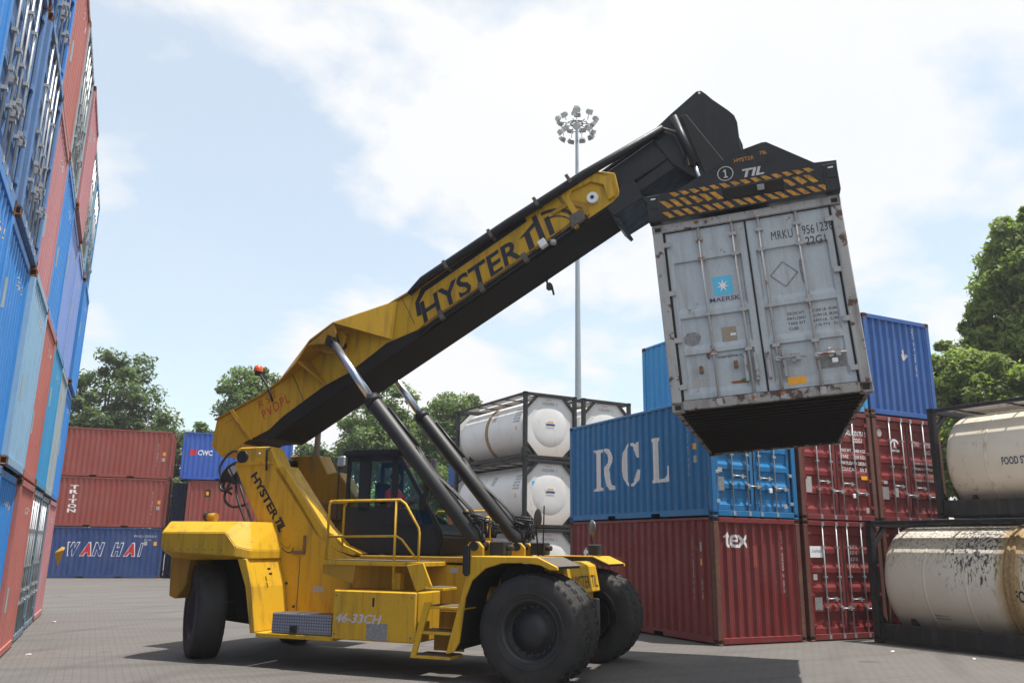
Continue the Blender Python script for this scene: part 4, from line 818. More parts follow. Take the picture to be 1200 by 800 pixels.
# fenders
fen = [(-1.27, 0.39), (-1.15, 0.42), (-1.07, 0.55), (-0.985, 1.18), (-0.89, 1.42), (-0.68, 1.60), (-0.42, 1.68), (-0.03, 1.69), (0.18, 1.66), (0.31, 1.60), (0.44, 1.595), (0.43, 1.645), (0.14, 1.775), (-0.90, 1.775)]
for y0, y1, yo in ((-1.97, -0.86, -2.03), (0.86, 1.97, 2.03)):
    MB().prism(fen, *( (-2.03, -1.97) if yo < 0 else (1.97, 2.03))).build('fender', Y, veh, bevel=0.010)
    MB().prism([(-1.16, 0.43), (-1.085, 0.55), (-1.0, 1.18), (-0.90, 1.43), (-0.69, 1.615), (-0.42, 1.695), (-0.03, 1.705), (0.18, 1.675), (0.30, 1.62), (0.42, 1.61), (0.41, 1.635), (0.14, 1.76), (-0.90, 1.76)], y0, y1).build('fender_liner', M['blackdull'], veh)
    MB().hexa([(-0.9, y0, 1.762), (0.135, y0, 1.762), (0.135, y1, 1.762), (-0.9, y1, 1.762), (-0.9, y0, 1.775), (0.14, y0, 1.775), (0.14, y1, 1.775), (-0.9, y1, 1.775)]).build('fender_top', Y, veh)
    MB().hexa([(0.14, y0, 1.762), (0.42, y0, 1.637), (0.42, y1, 1.637), (0.14, y1, 1.762), (0.145, y0, 1.775), (0.43, y0, 1.648), (0.43, y1, 1.648), (0.145, y1, 1.775)]).build('fender_grip' if yo < 0 else 'fender_front', M['tread'] if yo < 0 else Y, veh)
b = MB(); b.prism([(-0.12, 1.18), (-0.12, 1.69), (0.06, 1.69), (0.20, 1.63), (0.28, 1.20)], -0.99, 0.84); b.build('front_beam', Y, veh, bevel=0.02)
d_ = Vector((0.08, 0, -0.43)).normalized()
T('HYSTER TIL', (0.30, 0.08, 1.42, 0.20), (veh, (0.282, -0.99, 1.2), (0, 1, 0), (-0.183, 0, 0.983)), M['ink'], 0.0, 0.15)
b = MB(); b.box(0.0, 0.45, 0.95, 0.18, 0.75, 1.2); b.build('tow_bracket', YO, veh, bevel=0.01)
# counterweight
P_ = []
for s in (-1, 1):
    P_ += [(-6.78, s*2.0, 2.08), (-5.42, s*2.0, 2.08), (-5.2, s*2.0, 1.86), (-5.2, s*2.0, 1.70), (-6.70, s*2.0, 1.76), (-6.78, s*2.0, 1.85), (-6.84, s*1.76, 2.27), (-5.36, s*1.76, 2.27), (-5.20, s*1.66, 2.27), (-5.10, s*1.78, 2.0), (-4.98, s*1.86, 1.80), (-4.98, s*1.86, 1.66), (-5.0, s*0.9, 1.66), (-5.16, s*0.9, 2.28), (-6.95, s*1.4, 2.2), (-6.95, s*1.4, 1.6)]
hull(P_, 'counterweight', Y, veh, 0.012)
b = MB(); b.prism([(-6.95, 1.70), (-6.5, 1.76), (-6.55, 1.2), (-6.75, 0.95), (-6.9, 1.0)], -1.55, 1.55); b.build('rear_bumper', YO, veh, bevel=0.02)
fl = [(-5.20, 1.665), (-5.02, 1.665), (-4.86, 1.22), (-4.72, 0.52), (-4.82, 0.50), (-4.99, 1.22)]
for y0, y1 in ((-1.92, -1.0), (1.0, 1.92)): MB().prism(fl, y0, y1).build('wheel_arch_panel', Y, veh, bevel=0.01)
b = MB(); b.prism([(-6.6, 0.95), (-6.4, 0.6), (-4.8, 0.48), (-4.8, 1.5), (-5.2, 1.72), (-6.6, 1.74)], -0.95, -0.84); b.build('wheel_well_shade', M['blackdull'], veh)  # black sheet added to stand in for the shade in the wheel well
for ya_ in (-0.96, 0.84): MB().box(-0.85, ya_, 0.8, 0.1, ya_+0.12, 1.66).build('wheel_well_shade', M['blackdull'], veh)
b = MB(); b.tube([(-6.44, -1.25, 2.36), (-6.28, -1.25, 2.36)], 0.075, 14); b.box(-6.40, -1.29, 2.27, -6.32, -1.21, 2.33); b.build('horn', YO, veh); 
b = MB(); b.tube([(-6.52, -1.22, 2.37), (-6.44, -1.24, 2.37)], 0.085, 14); b.build('horn_cap', M['blackdull'], veh)
for (x, z) in ((-4.98, 1.5), (-4.94, 1.42)): MB().tube([(x+0.10, -1.5, z), (x+0.14, -1.5, z)], 0.02, 8).build('bolt', M['blackdull'], veh)
for i, (x, z) in enumerate(((-5.12, 1.62), (-4.92, 1.20), (-4.74, 0.82))): MB().tube([(x+0.08, -1.0, z+0.05), (x+0.08, -1.02, z+0.05)], 0.022, 8).build('bolt', M['blackdull'], veh)
# seams, bolts, small plates
for x0, z0, x1, z1 in ((-4.60, 0.60, -4.60, 1.70), (-3.55, 0.60, -3.55, 1.66)):
    MB().box(x0-0.006, -1.006, z0, x1+0.006, -0.998, z1).build('panel_seam', M['tread'], veh)
for x in (-3.18, -1.86):
    for z in (0.58, 1.15): MB().tube([(x, -2.0, z), (x, -2.012, z)], 0.014, 6).build('bolt', M['tread'], veh)
for i in range(7): MB().tube([(-6.5+i*0.17, -2.0, 1.80), (-6.5+i*0.17, -2.01, 1.80)], 0.012, 6).build('bolt', M['tread'], veh)
patch((0.30, 0.62, 0.22, 0.10), (veh, (-4.6, -1.0, 0.5), (1, 0, 0), (0, 0, 1)), M['sticker']); patch((0.72, 1.02, 0.12, 0.12), (veh, (-4.6, -1.0, 0.5), (1, 0, 0), (0, 0, 1)), M['white'])
patch((0.1, 0.9, 0.14, 0.08), (veh, (-1.75, -1.15, 0.6), (1, 0, 0), (0, 0, 1)), M['sticker']); patch((0.4, 0.8, 0.1, 0.1), (veh, (-1.75, -1.15, 0.6), (1, 0, 0), (0, 0, 1)), M['oranges'])
MB().box(-5.21, -1.0, 1.66, -5.10, -0.93, 2.2).build('gap_cover', M['blackdull'], veh)
# hand rails
def rail(pts, r=0.021, name='hand_rail'): return MB().tube(pts, r, 8).build(name, Y, veh)
for yy in (-1.93, 1.93):
    rail([(-3.46, yy, 1.66), (-3.46, yy, 2.53), (-3.40, yy, 2.59), (-2.17, yy, 2.60), (-2.08, yy, 2.54), (-1.84, yy, 2.18), (-1.82, yy, 2.10), (-1.82, yy, 1.36)])
    rail([(-2.24, yy, 1.36), (-2.24, yy, 2.59)], name='rail_post')
    rail([(-3.46, yy, 2.03), (-2.22, yy, 2.05), (-2.12, yy, 2.0), (-1.86, yy, 1.72)], 0.018, 'middle_rail')
rail([(-3.46, -1.93, 2.58), (-3.72, -1.0, 2.62), (-3.78, -0.98, 2.55), (-3.78, -0.98, 1.9)]); rail([(-3.46, -1.93, 2.03), (-3.74, -1.0, 2.06)], 0.018, 'middle_rail')
b = MB(); b.box(-5.12, 0.22, 2.36, -4.76, 0.52, 2.68); b.build('control_box', M['rustmet'], veh, bevel=0.02)
b = MB(); b.box(-4.3, -0.55, 1.68, -3.95, 0.5, 2.05); b.build('engine_grille', M['checker'], veh, bevel=0.02)
b = MB(); b.tube([(-5.5, 0.6, 3.3), (-5.5, 0.6, 4.5)], 0.06, 10); b.build('exhaust_pipe', M['brownstk'], veh)
# cab
b = MB(); b.prism([(-4.0, 1.75), (-2.12, 1.75), (-2.05, 2.08), (-2.2, 2.28), (-4.0, 2.3)], -0.62, 0.62); b.build('cab_body', M['cabblack'], veh, bevel=0.03, seg=2)
for yy in (-0.62, 0.585):
    b = MB(); b.prism([(-4.0, 2.28), (-2.35, 2.2), (-2.93, 2.56), (-4.0, 2.56)], yy, yy+0.035); b.build('door_panel', M['cabblack'], veh)
    b = MB()
    for x0, x1 in ((-4.0, -3.94), (-3.74, -3.52), (-3.08, -2.97)): b.box(x0, yy, 2.5, x1, yy+0.05, 3.44)
    b.box(-4.0, yy, 3.36, -2.97, yy+0.05, 3.45)
    b.hexa([(-2.99, yy, 3.44), (-2.13, yy, 2.14), (-2.13, yy+0.05, 2.14), (-2.99, yy+0.05, 3.44), (-2.91, yy, 3.44), (-2.05, yy, 2.14), (-2.05, yy+0.05, 2.14), (-2.91, yy+0.05, 3.44)])
    b.build('cab_frame', M['cabblack'], veh)
    for poly in ([(-3.94, 2.56), (-3.74, 2.56), (-3.74, 3.36), (-3.94, 3.36)], [(-3.52, 2.56), (-3.08, 2.56), (-3.08, 3.36), (-3.52, 3.36)], [(-2.97, 2.50), (-2.35, 2.22), (-2.15, 2.2), (-2.96, 3.40)]):
        MB().prism(poly, yy+0.02, yy+0.028).build('window_pane', M['glass'], veh)
b = MB(); b.hexa([(-2.95, -0.57, 3.42), (-2.10, -0.57, 2.16), (-2.10, 0.57, 2.16), (-2.95, 0.57, 3.42), (-2.94, -0.57, 3.42), (-2.09, -0.57, 2.16), (-2.09, 0.57, 2.16), (-2.94, 0.57, 3.42)]); b.build('windscreen', M['glass'], veh)
b = MB(); b.box(-3.99, -0.57, 2.3, -3.98, 0.57, 3.4); b.build('rear_window', M['glass'], veh)
b = MB(); b.box(-4.08, -0.68, 3.45, -2.92, 0.68, 3.56); b.build('cab_roof', M['cabblack'], veh, bevel=0.035, seg=2)
b = MB(); b.box(-3.62, -0.22, 2.3, -3.15, 0.22, 2.42); b.box(-3.66, -0.22, 2.36, -3.54, 0.22, 3.02); b.build('driver_seat', M['seat'], veh, bevel=0.04, seg=2)
b = MB(); n = 20; b.tube([(-2.72+0.16*math.cos(a)*0.5, 0.16*math.sin(a), 2.72+0.16*math.cos(a)*0.8) for a in [2*math.pi*k/n for k in range(n+1)]], 0.012, 6); b.tube([(-2.72, 0, 2.72), (-2.5, 0, 2.3)], 0.02, 6); b.build('steering_wheel', M['blackdull'], veh)
b = MB(); b.tube([(-2.42, -0.70, 2.62), (-2.30, -0.72, 2.55), (-2.05, -0.72, 1.95)], 0.012, 6); b.box(-2.46, -0.74, 2.5, -2.34, -0.70, 2.78); b.build('wiper', M['blackdull'], veh)
b = MB(); b.tube([(-4.06, -0.60, 3.42), (-4.14, -0.66, 3.3), (-4.12, -0.68, 2.2)], 0.014, 6); b.build('grab_bar', M['blackdull'], veh)
b = MB(); b.box(-4.16, -0.72, 3.28, -4.0, -0.66, 3.46); b.build('roof_lamp_and_glass', M['galv'], veh, bevel=0.02)
b = MB(); b.box(-2.94, 0.35, 3.2, -2.8, 0.6, 3.5); b.build('roof_lamp_and_glass', M['mirrorglass'], veh, bevel=0.02)  # no lamp: added box standing in for the reflecting glass corner
# lift cylinders
for yy in (-0.95, 0.95):
    A = Vector((-1.22, yy, 1.95)); J = Vector((-3.38, yy, 4.42)); E_ = Vector((-4.27, yy, 5.54)); d = (J-A).normalized()
    o = MB().tube([A, A+d*0.1, A+d*0.15, J-d*0.03, J], [0.10, 0.12, 0.14, 0.14, 0.13], 24).build('lift_cylinder', M['cylblack'], veh)
    MB().tube([J, E_], 0.072, 20).build('piston_rod', M['chrome'], o)
    MB().tube([J-d*0.12, J+d*0.02], 0.15, 20).build('cylinder_gland', K, o)
    p = d.cross(Vector((0, 1, 0))).normalized()
    for off in (-0.04, 0.05):
        hp = [A+p*0.16*(-1)+Vector((0, off, 0))+d*t+p*(-0.06*math.sin(t*3)) for t in (0.2, 0.55, 0.9, 1.3, 1.7, 2.0)]; MB().tube(hp, 0.02, 6).build('hydraulic_hose', M['hose'], o)
    MB().tube([A+d*2.0-p*0.17, J-d*0.35-p*0.16], 0.028, 6).build('hydraulic_pipe', M['hose'], o)
    for q_ in (-0.24, 0.17): MB().prism([(-1.37, 1.74), (-1.37, 1.90), (-1.29, 1.985), (-1.15, 1.985), (-1.07, 1.90), (-1.07, 1.74)], yy+q_, yy+q_+0.07).build('cylinder_lug', Y, veh, bevel=0.008)
    MB().tube([(-1.22, yy-0.28, 1.92), (-1.22, yy+0.28, 1.92)], 0.075, 16).build('cylinder_pin', M['blackdull'], veh)
    b = MB(); b.box(-0.98, yy-0.2, 1.78, -0.72, yy+0.15, 2.0); b.tube([(-0.72, yy-0.1, 1.9), (-0.6, yy-0.1, 1.9)], 0.05, 10); b.build('valve_block', M['blackdull'], veh, bevel=0.02)
    random.seed(int(yy*10)+40)
    for j in range(7):
        q0 = A+Vector((0.12+random.uniform(-.05, .1), random.uniform(-.16, .16), 0.1)); q2 = A+d*random.uniform(0.35, 0.6)+Vector((random.uniform(0.05, .3), random.uniform(-.14, .14), 0.06)); q1 = (q0+q2)/2+Vector((random.uniform(.08, .26), 0, random.uniform(.05, .2)))
        MB().tube([q0, q0*.6+q1*.4, q1, q1*.5+q2*.5, q2], 0.018, 6).build('hydraulic_hose', M['hose'], veh)
b = MB(); b.lathe([(0.06, -0.05), (0.12, -0.05), (0.12, 0.05), (0.06, 0.05)], 'y', 20, (-1.75, 0.6, 1.90)); b.build('lifting_eye', YO, veh)
b = MB(); b.tube([(-1.75, 0.6, 1.95), (-1.75, 0.6, 2.45)], 0.035, 8); b.build('rail_post', Y, veh)
# mirrors
def mirror(c, sz, post, tilt=0.0, mat='mirrorglass'):
    b = MB(); b.lathe([(0.001, -0.03), (sz*0.8, -0.02), (sz, 0), (sz*0.9, 0.012), (0.001, 0.014)], 'x', 20, (0, 0, 0)); o = b.build('mirror', M[mat], veh, loc=c, rot=(0, 0, tilt))
    MB().tube([c, (c[0]-0.03, c[1], c[2]-0.15), post], 0.014, 6).build('mirror_arm', M['blackdull'], veh)
mirror((0.03, 1.25, 2.26), 0.15, (0.08, 1.25, 1.78), 0.7); mirror((-0.70, 0.35, 2.40), 0.17, (-0.68, 0.35, 1.75), 0.75, 'tread')
b = MB(); b.box(-0.02, 1.12, 1.79, 0.18, 1.36, 1.98); b.build('work_lamp', M['blackdull'], veh, bevel=0.02)
b = MB(); b.box(-1.02, -2.09, 1.49, -0.90, -2.03, 1.92); b.build('wing_mirror', M['blackdull'], veh, bevel=0.025, seg=2)
MB().tube([(-0.62, 0.4, 1.75), (-0.60, 0.4, 2.62)], 0.012, 6).build('aerial', M['blackdull'], veh)
# boom
top = [(0.0, .89), (0.5, .83), (1.12, .76), (1.68, .77), (3.11, .80), (4.38, .78), (4.85, .74), (8.30, .76), (8.75, .70)]
bot = [(9.05, .40), (8.90, -.05), (8.6, -.10), (5.2, -.10), (1.05, -.10), (0.62, .12), (-.18, .17), (-.30, .5)]
sec = top+bot
b = MB(); n = len(sec); vs = [bf(s, -0.5, q) for s, q in sec]+[bf(s, 0.5, q) for s, q in sec]
b.add(vs, [tuple(range(n)), tuple(range(2*n-1, n-1, -1))]+[(i, i+n, (i+1) % n+n, (i+1) % n) for i in range(n)]); boom = b.build('outer_boom', Y, veh, bevel=0.012)
def bprism(poly, y0, y1, name, mat, bevel=0.0, parent=None):
    b = MB(); n = len(poly); vs = [bf(s, y0, q) for s, q in poly]+[bf(s, y1, q) for s, q in poly]
    b.add(vs, [tuple(range(n)), tuple(range(2*n-1, n-1, -1))]+[(i, i+n, (i+1) % n+n, (i+1) % n) for i in range(n)]); return b.build(name, mat, parent or boom, bevel=bevel)
bprism([(.40, .145), (.61, .115), (1.045, -.105), (8.6, -.105), (8.6, -.135), (1.03, -.135), (.58, .09), (.38, .12)], -0.495, 0.495, 'boom_underside', M['under'])
for y0, y1 in ((-0.512, -0.50), (0.50, 0.512)):
    bprism([(.95, -.12), (.66, .10), (1.0, .06), (1.4, .13), (2.4, .165), (3.0, .10), (3.9, .165), (4.6, .02), (5.3, -.07), (8.9, -.06), (8.9, -.12)], y0, y1, 'boom_side_strip', M['under'])
# top flanges
fl = [(0.0, .89), (0.5, .83), (1.12, .76), (1.68, .77), (3.11, .80), (4.38, .78), (4.85, .74), (8.30, .76)]
bprism(fl+[(s, q+0.03) for s, q in reversed(fl)], -0.55, 0.55, 'boom_top_flange', YO)
# flared wings carrying the rod pins
for sg in (-1, 1):
    def slab(P, th, name, mat):
        a = [bf(*p) for p in P]; n_ = (Vector(a[1])-Vector(a[0])).cross(Vector(a[2])-Vector(a[0])).normalized()*th; b_ = [tuple(Vector(p)-n_) for p in a]; k = len(a)
        MB().add(a+b_, [tuple(range(k)), tuple(range(2*k-1, k-1, -1))]+[(i, i+k, (i+1) % k+k, (i+1) % k) for i in range(k)]).build(name, mat, boom)
    slab([(1.5, sg*.50, .765), (4.42, sg*.50, .77), (3.33, sg*1.02, .86)], 0.03, 'boom_wing', YO)  # darker yellow puts the shade seen from below into the wing colour
    slab([(1.5, sg*.50, .765), (3.33, sg*1.02, .86), (2.76, sg*1.02, .84), (2.31, sg*.98, .64)], 0.03, 'boom_wing', YO)
    slab([(3.33, sg*1.02, .86), (4.45, sg*.505, .77), (4.03, sg*.505, .16)], 0.03, 'wing_gusset', Y)
    for yw in (0.78,): bprism([(2.62, .80), (3.30, .84), (3.34, .62), (3.22, .48), (3.0, .46), (2.84, .56), (2.74, .70)], sg*yw-0.02, sg*yw+0.02, 'pin_lug', YO, 0.006)
    bprism([(2.66, .80), (3.32, .85), (3.30, .68), (3.22, .60), (3.12, .74), (2.98, .62), (2.86, .70)], sg*1.0-0.02, sg*1.0+0.02, 'pin_lug', YO, 0.006)
    b = MB(); p0 = Vector(bf(3.12, sg*0.55, .60)); p1 = Vector(bf(3.12, sg*1.04, .60)); b.tube([p0, p1], 0.065, 16); b.build('rod_pin', M['blackdull'], boom)
    b = MB(); c0 = Vector(bf(3.12, sg*0.88, .60)); c1 = Vector(bf(3.12, sg*1.0, .60)); b.tube([c0, c1], 0.11, 20); b.build('rod_eye', M['cylblack'], boom)
    slab([(2.36, sg*.5, .78), (2.36, sg*.96, .66), (2.47, sg*.5, .16)], 0.04, 'gusset', YO)
# flared rear flange lip
bprism([(0.42, .86), (0.46, .86), (0.60, .10), (0.56, .10)], -0.56, -0.5, 'boom_rib', Y); 
b = MB(); b.tube([bf(0.40, -0.54, .86), bf(0.48, -0.55, .45), bf(0.58, -0.54, .10)], 0.022, 6); b.build('boom_rib', YO, boom)
# lettering on the boom
o_ = Vector(bf(0, -0.503, 0)); UB = (cB, 0, sB); VB = (-sB, 0, cB); FBm = (boom, o_, UB, VB)
T('HYSTER', (4.72, 0.05, 2.18, 0.42), FBm, M['ink'], 0.022, 0.22, 1.0, lift=0.005)
def band(poly, mat='ink', lift=0.006): decal('lettering', polyglyph([poly]), (0, 0, 1, 1), o_, UB, VB, M[mat], boom, keep=True, lift=lift)
band([(4.76, .24), (4.82, .48), (5.02, .60), (7.3, .59), (7.3, .70), (4.98, .70), (4.74, .52), (4.66, .26)])
band([(4.95, -.10), (8.0, -.10), (8.0, .02), (4.95, .02)])
band([(7.00, .38), (7.38, .50), (7.38, .42), (7.24, .38), (7.17, .0), (7.05, .0), (7.12, .37)])
band([(7.30, .0), (7.42, .0), (7.50, .60), (7.40, .60)]); band([(7.50, .0), (7.72, .0), (7.72, .09), (7.62, .09), (7.68, .44), (7.58, .44)])
ar = [(7.50+0.62*math.sin(t), .02+0.56*math.cos(t)) for t in [math.pi*0.04+k*math.pi*0.46/10 for k in range(11)]]; ai = [(7.50+0.55*math.sin(t), .02+0.50*math.cos(t)) for t in [math.pi*0.04+k*math.pi*0.46/10 for k in range(11)]]
for k in range(10): band([ar[k], ar[k+1], ai[k+1], ai[k]])
ar = [(7.56+0.44*math.sin(t), .0+0.42*math.cos(t)) for t in [math.pi*0.04+k*math.pi*0.46/10 for k in range(11)]]; ai = [(7.56+0.42*math.sin(t), .0+0.39*math.cos(t)) for t in [math.pi*0.04+k*math.pi*0.46/10 for k in range(11)]]
for k in range(10): band([ar[k], ar[k+1], ai[k+1], ai[k]])
T('PVDPL', (0.98, 0.30, 0.66, 0.19), FBm, M['redink'], 0.0, 0.1, 1.25); T('RST.', (0.98, 0.55, 0.55, 0.15), FBm, M['redink'], -0.01, 0.1, 1.4)
for s_ in (1.9, 4.55, 8.0):
    b = MB(); q0 = float(np.interp(s_, [a[0] for a in fl], [a[1] for a in fl])); b.tube([bf(s_, -0.502, -.08 if s_ > 5 else .17), bf(s_, -0.502, q0)], 0.007, 6); b.build('weld_seam', M['tread'], boom)
for k in range(5): b = MB(); b.tube([bf(.2+k*.06, -0.50, .72-k*.006), bf(.2+k*.06, -0.512, .72-k*.006)], 0.012, 6); b.build('bolt', M['tread'], boom)
# boom accessories
b = MB(); b.tube([bf(4.75, -0.60, .70), bf(5.1, -0.62, .76), bf(7.0, -0.62, .72), bf(8.6, -0.60, .66), bf(10.15, -0.52, .56)], [0.05, 0.075, 0.08, 0.08, 0.07], 12); b.build('hose_carrier_tube', K, veh)
for s in (5.6, 6.6, 7.6, 8.3): bprism([(s, .64), (s+.06, .64), (s+.06, .812), (s, .812)], -0.705, -0.50, 'tube_clamp', M['tread'])
for k, (q, r) in enumerate(((-.03, .022), (.03, .018), (-.085, .018))):
    b = MB(); b.tube([bf(4.55, -0.53, q-.02), bf(4.9, -0.56, q), bf(6.0, -0.56, q-.012), bf(7.2, -0.56, q), bf(8.25, -0.55, q+.02)], r, 6); b.build('hydraulic_pipe', YO if k == 1 else M['hose'], veh)
for s in (5.05, 5.95, 6.9, 7.95): bprism([(s, -.11), (s+.09, -.11), (s+.09, .07), (s, .07)], -0.60, -0.50, 'pipe_clamp', M['tread'] if s < 7.5 else YO)
bprism([(7.28, -.10), (7.42, -.10), (7.42, .04), (7.28, .04)], -0.70, -0.59, 'work_lamp', M['white'], 0.01); 
b = MB(); c = Vector(bf(7.52, -0.66, -.13)); b.lathe([(0.001, -0.05), (0.05, -0.04), (0.06, 0), (0.05, 0.04), (0.001, 0.05)], 'z', 12, c); b.build('camera_housing', M['galv'], boom)
# front end of outer boom
bprism([(8.05, .10), (8.05, .60), (8.25, .70), (8.72, .62), (8.95, .34), (8.83, .0), (8.7, .0), (8.78, .30), (8.62, .50), (8.25, .56), (8.16, .48), (8.16, .10)], -0.56, -0.50, 'boom_end_frame', Y, 0.008)
bprism([(7.75, .45), (8.15, .45), (8.35, .22), (8.30, -.02), (8.22, -.02), (8.24, .19), (8.1, .36), (7.75, .38)], -0.54, -0.50, 'boom_end_rib', YO, 0.006)
b = MB(); c0 = Vector(bf(8.50, -0.50, .20)); c1 = Vector(bf(8.50, -0.60, .20)); b.tube([c0, c1], 0.10, 16); b.build('wear_pad_boss', M['white'], boom); b = MB(); b.tube([c1, Vector(bf(8.50, -0.61, .20))], 0.035, 10); b.build('boss_bolt', M['ink'], boom)
bprism([(7.9, -.08), (8.2, -.08), (8.24, .12), (8.0, .16)], -0.62, -0.50, 'valve_block', M['tread'], 0.02)
bprism([(8.62, -.30), (9.22, -.32), (9.26, .02), (9.0, .12), (8.9, -.02), (8.6, -.10)], -0.52, 0.52, 'boom_collar', K, 0.012)
for s, q in ((8.62, -.30), (9.22, -.32)):
    bprism([(s-.03, q+.03), (s+.03, q+.03), (s+.07, q-.12), (s+.01, q-.13)], -0.50, 0.50, 'collar_lip', K)
inner = [(8.6, .58), (10.55, .58), (10.75, -.18), (8.6, -.18)]
ib = bprism(inner, -0.42, 0.42, 'inner_boom', K, 0.05, veh)
b = MB(); b.tube([bf(9.25, -0.425, .07), bf(10.2, -0.425, .10)], 0.03, 8); b.build('boom_ridge', K, ib)
bprism([(8.8, .60), (10.0, .62), (10.0, .66), (8.8, .64)], -0.38, 0.38, 'boom_top_plate', K, 0.0, ib)
# head
head = [(1.60, 8.93), (1.98, 9.25), (2.10, 9.34), (2.44, 9.60), (2.52, 9.60), (2.60, 9.52), (2.70, 9.40), (2.96, 9.14), (3.05, 9.03), (3.09, 8.90), (3.12, 8.45), (3.20, 8.20), (3.36, 7.45), (2.72, 7.42), (2.40, 8.0), (1.98, 8.30)]
for y0, y1 in ((-0.46, -0.40), (0.40, 0.46)): MB().prism(head, y0, y1).build('boom_head_plate', K, veh, bevel=0.008)
MB().prism([(1.9, 9.0), (2.45, 9.35), (2.9, 9.0), (3.0, 8.4), (3.2, 7.6), (2.9, 7.5), (2.6, 8.1), (2.3, 8.4)], -0.40, 0.40).build('boom_head_core', K, veh)
MB().prism([(2.16, 9.17), (2.26, 9.17), (2.84, 8.22), (2.86, 7.9), (2.55, 7.95)], -0.50, -0.46).build('head_stiffener', M['blackdull'], veh, bevel=0.006)
MB().tube([(2.05, -0.54, 9.14), (2.37, -0.54, 8.20)], 0.065, 14).build('damping_cylinder', K, veh); MB().tube([(2.37, -0.54, 8.20), (2.47, -0.54, 7.86)], 0.03, 10).build('damping_rod', M['chrome'], veh)
MB().tube([bf(10.02, -0.47, .50), (1.85, -0.52, 8.98), (2.1, -0.55, 8.85), (2.25, -0.56, 8.5), (2.28, -0.55, 8.2)], 0.014, 6).build('hydraulic_hose', M['brownstk'], veh)
MB().tube([bf(10.0, -0.47, .46), (1.83, -0.53, 8.92), (2.05, -0.57, 8.78), (2.18, -0.57, 8.45), (2.2, -0.55, 8.2)], 0.014, 6).build('hydraulic_hose', M['hose'], veh)
MB().tube([(2.49, -0.44, 9.55), (2.49, -0.48, 9.55)], 0.02, 10).build('eye_hole', M['white'], veh)
# spreader, built in the frame of the lifted container
XF = V4i @ LIFT
spr = MB().box(-0.42, 0.12, 2.78, 0.42, 5.94, 3.12).build('spreader', K, veh, XF, bevel=0.015)
plate = [(-1.22, 2.615), (-1.23, 2.99), (-1.02, 3.01), (-0.86, 2.99), (-0.30, 3.25), (0.02, 3.41), (0.36, 3.475), (0.42, 3.47), (0.97, 3.05), (1.24, 3.03), (1.22, 2.615)]
for y0, y1 in ((-0.085, -0.06), (6.12, 6.145)): MB().prism(plate, y0, y1).build('end_plate', K, spr, XF)
for y0, y1 in ((-0.06, 0.22), (5.84, 6.12)): MB().prism([(-1.18, 2.63), (-1.18, 2.9), (-0.8, 2.95), (0.0, 3.2), (0.4, 3.25), (0.9, 2.95), (1.18, 2.9), (1.18, 2.63)], y0, y1).build('end_beam', K, spr, XF)
MB().box(-0.75, 2.1, 2.95, 0.75, 3.96, 3.35).build('spreader_centre', K, spr, XF, bevel=0.02)
MB().lathe([(0.001, 3.3), (0.5, 3.3), (0.52, 3.5), (0.4, 3.52), (0.38, 3.8), (0.001, 3.82)], 'z', 32, (0, 3.03, 0)).build('rotator', K, spr, XF)
MB().box(-0.3, 2.75, 3.7, 0.3, 3.31, 4.1).build('rotator_yoke', K, spr, XF, bevel=0.03)
MB().box(-0.22, -0.098, 2.745, 0.565, -0.083, 2.915).build('slot_shade', M['under'], spr, XF, bevel=0.006)  # raised black plate stands in for the shade of an open slot
MB().box(0.22, -0.125, 2.79, 0.31, -0.105, 2.87).build('slot_block', M['scuff'], spr, XF, bevel=0.004)
for sx in (-1, 1):
    for yb in (0.0, 6.06):
        MB().box(sx*1.24-(0.19 if sx > 0 else 0), yb-0.092, 2.62, sx*1.235+(0.17 if sx < 0 else 0), yb+0.092, 3.00).build('twistlock_housing', K, spr, XF, bevel=0.01)
    MB().box(sx*1.15-0.055, -0.10, 2.80, sx*1.15+0.055, -0.09, 2.95).build('twistlock_window', M['blackdull'], spr, XF); MB().box(sx*1.15-0.03, -0.104, 2.93, sx*1.15+0.035, -0.098, 2.948).build('indicator_plate', M['white'], spr, XF)
XF3 = XF.to_3x3(); FS = (spr, XF @ Vector((0, -0.0855, 0)), XF3 @ Vector((1, 0, 0)), XF3 @ Vector((0, 0, 1)))
def stripe(poly, mat='hazard', nm='hazard_stripe'): decal(nm, polyglyph([poly]), (0, 0, 1, 1), FS[1], FS[2], FS[3], M[mat], spr, keep=True, lift=0.003)
random.seed(3)
x = -1.02
while x < 1.0:
    j = random.uniform(-.01, .01)
    stripe([(x-.03, 2.735+j), (x+0.045, 2.73), (x+0.145+2*j, 2.638), (x+0.07, 2.636+j)])
    x += 0.134
x = -1.0
while x < 1.0:
    if not (-0.26 < x+0.03 < 0.56): stripe([(x-0.07, 2.90), (x+0.01, 2.895+random.uniform(-.02, 0)), (x+0.12+random.uniform(-.03, 0), 2.775+random.uniform(0, .03)), (x+0.04, 2.775)])
    if -0.9 < x < 0.9: stripe([(x-0.06, 2.995), (x+0.01, 2.995), (x+0.085, 2.93+random.uniform(0, .02)), (x+0.01, 2.925)])
    x += 0.134
for k in range(24):
    a0, a1 = 2*math.pi*k/24, 2*math.pi*(k+1)/24; c = (-0.155, 3.125); stripe([(c[0]+r_*math.cos(a), c[1]+r_*math.sin(a)) for r_, a in ((.105, a0), (.105, a1), (.094, a1), (.094, a0))], 'dirtywhite', 'painted_ring')
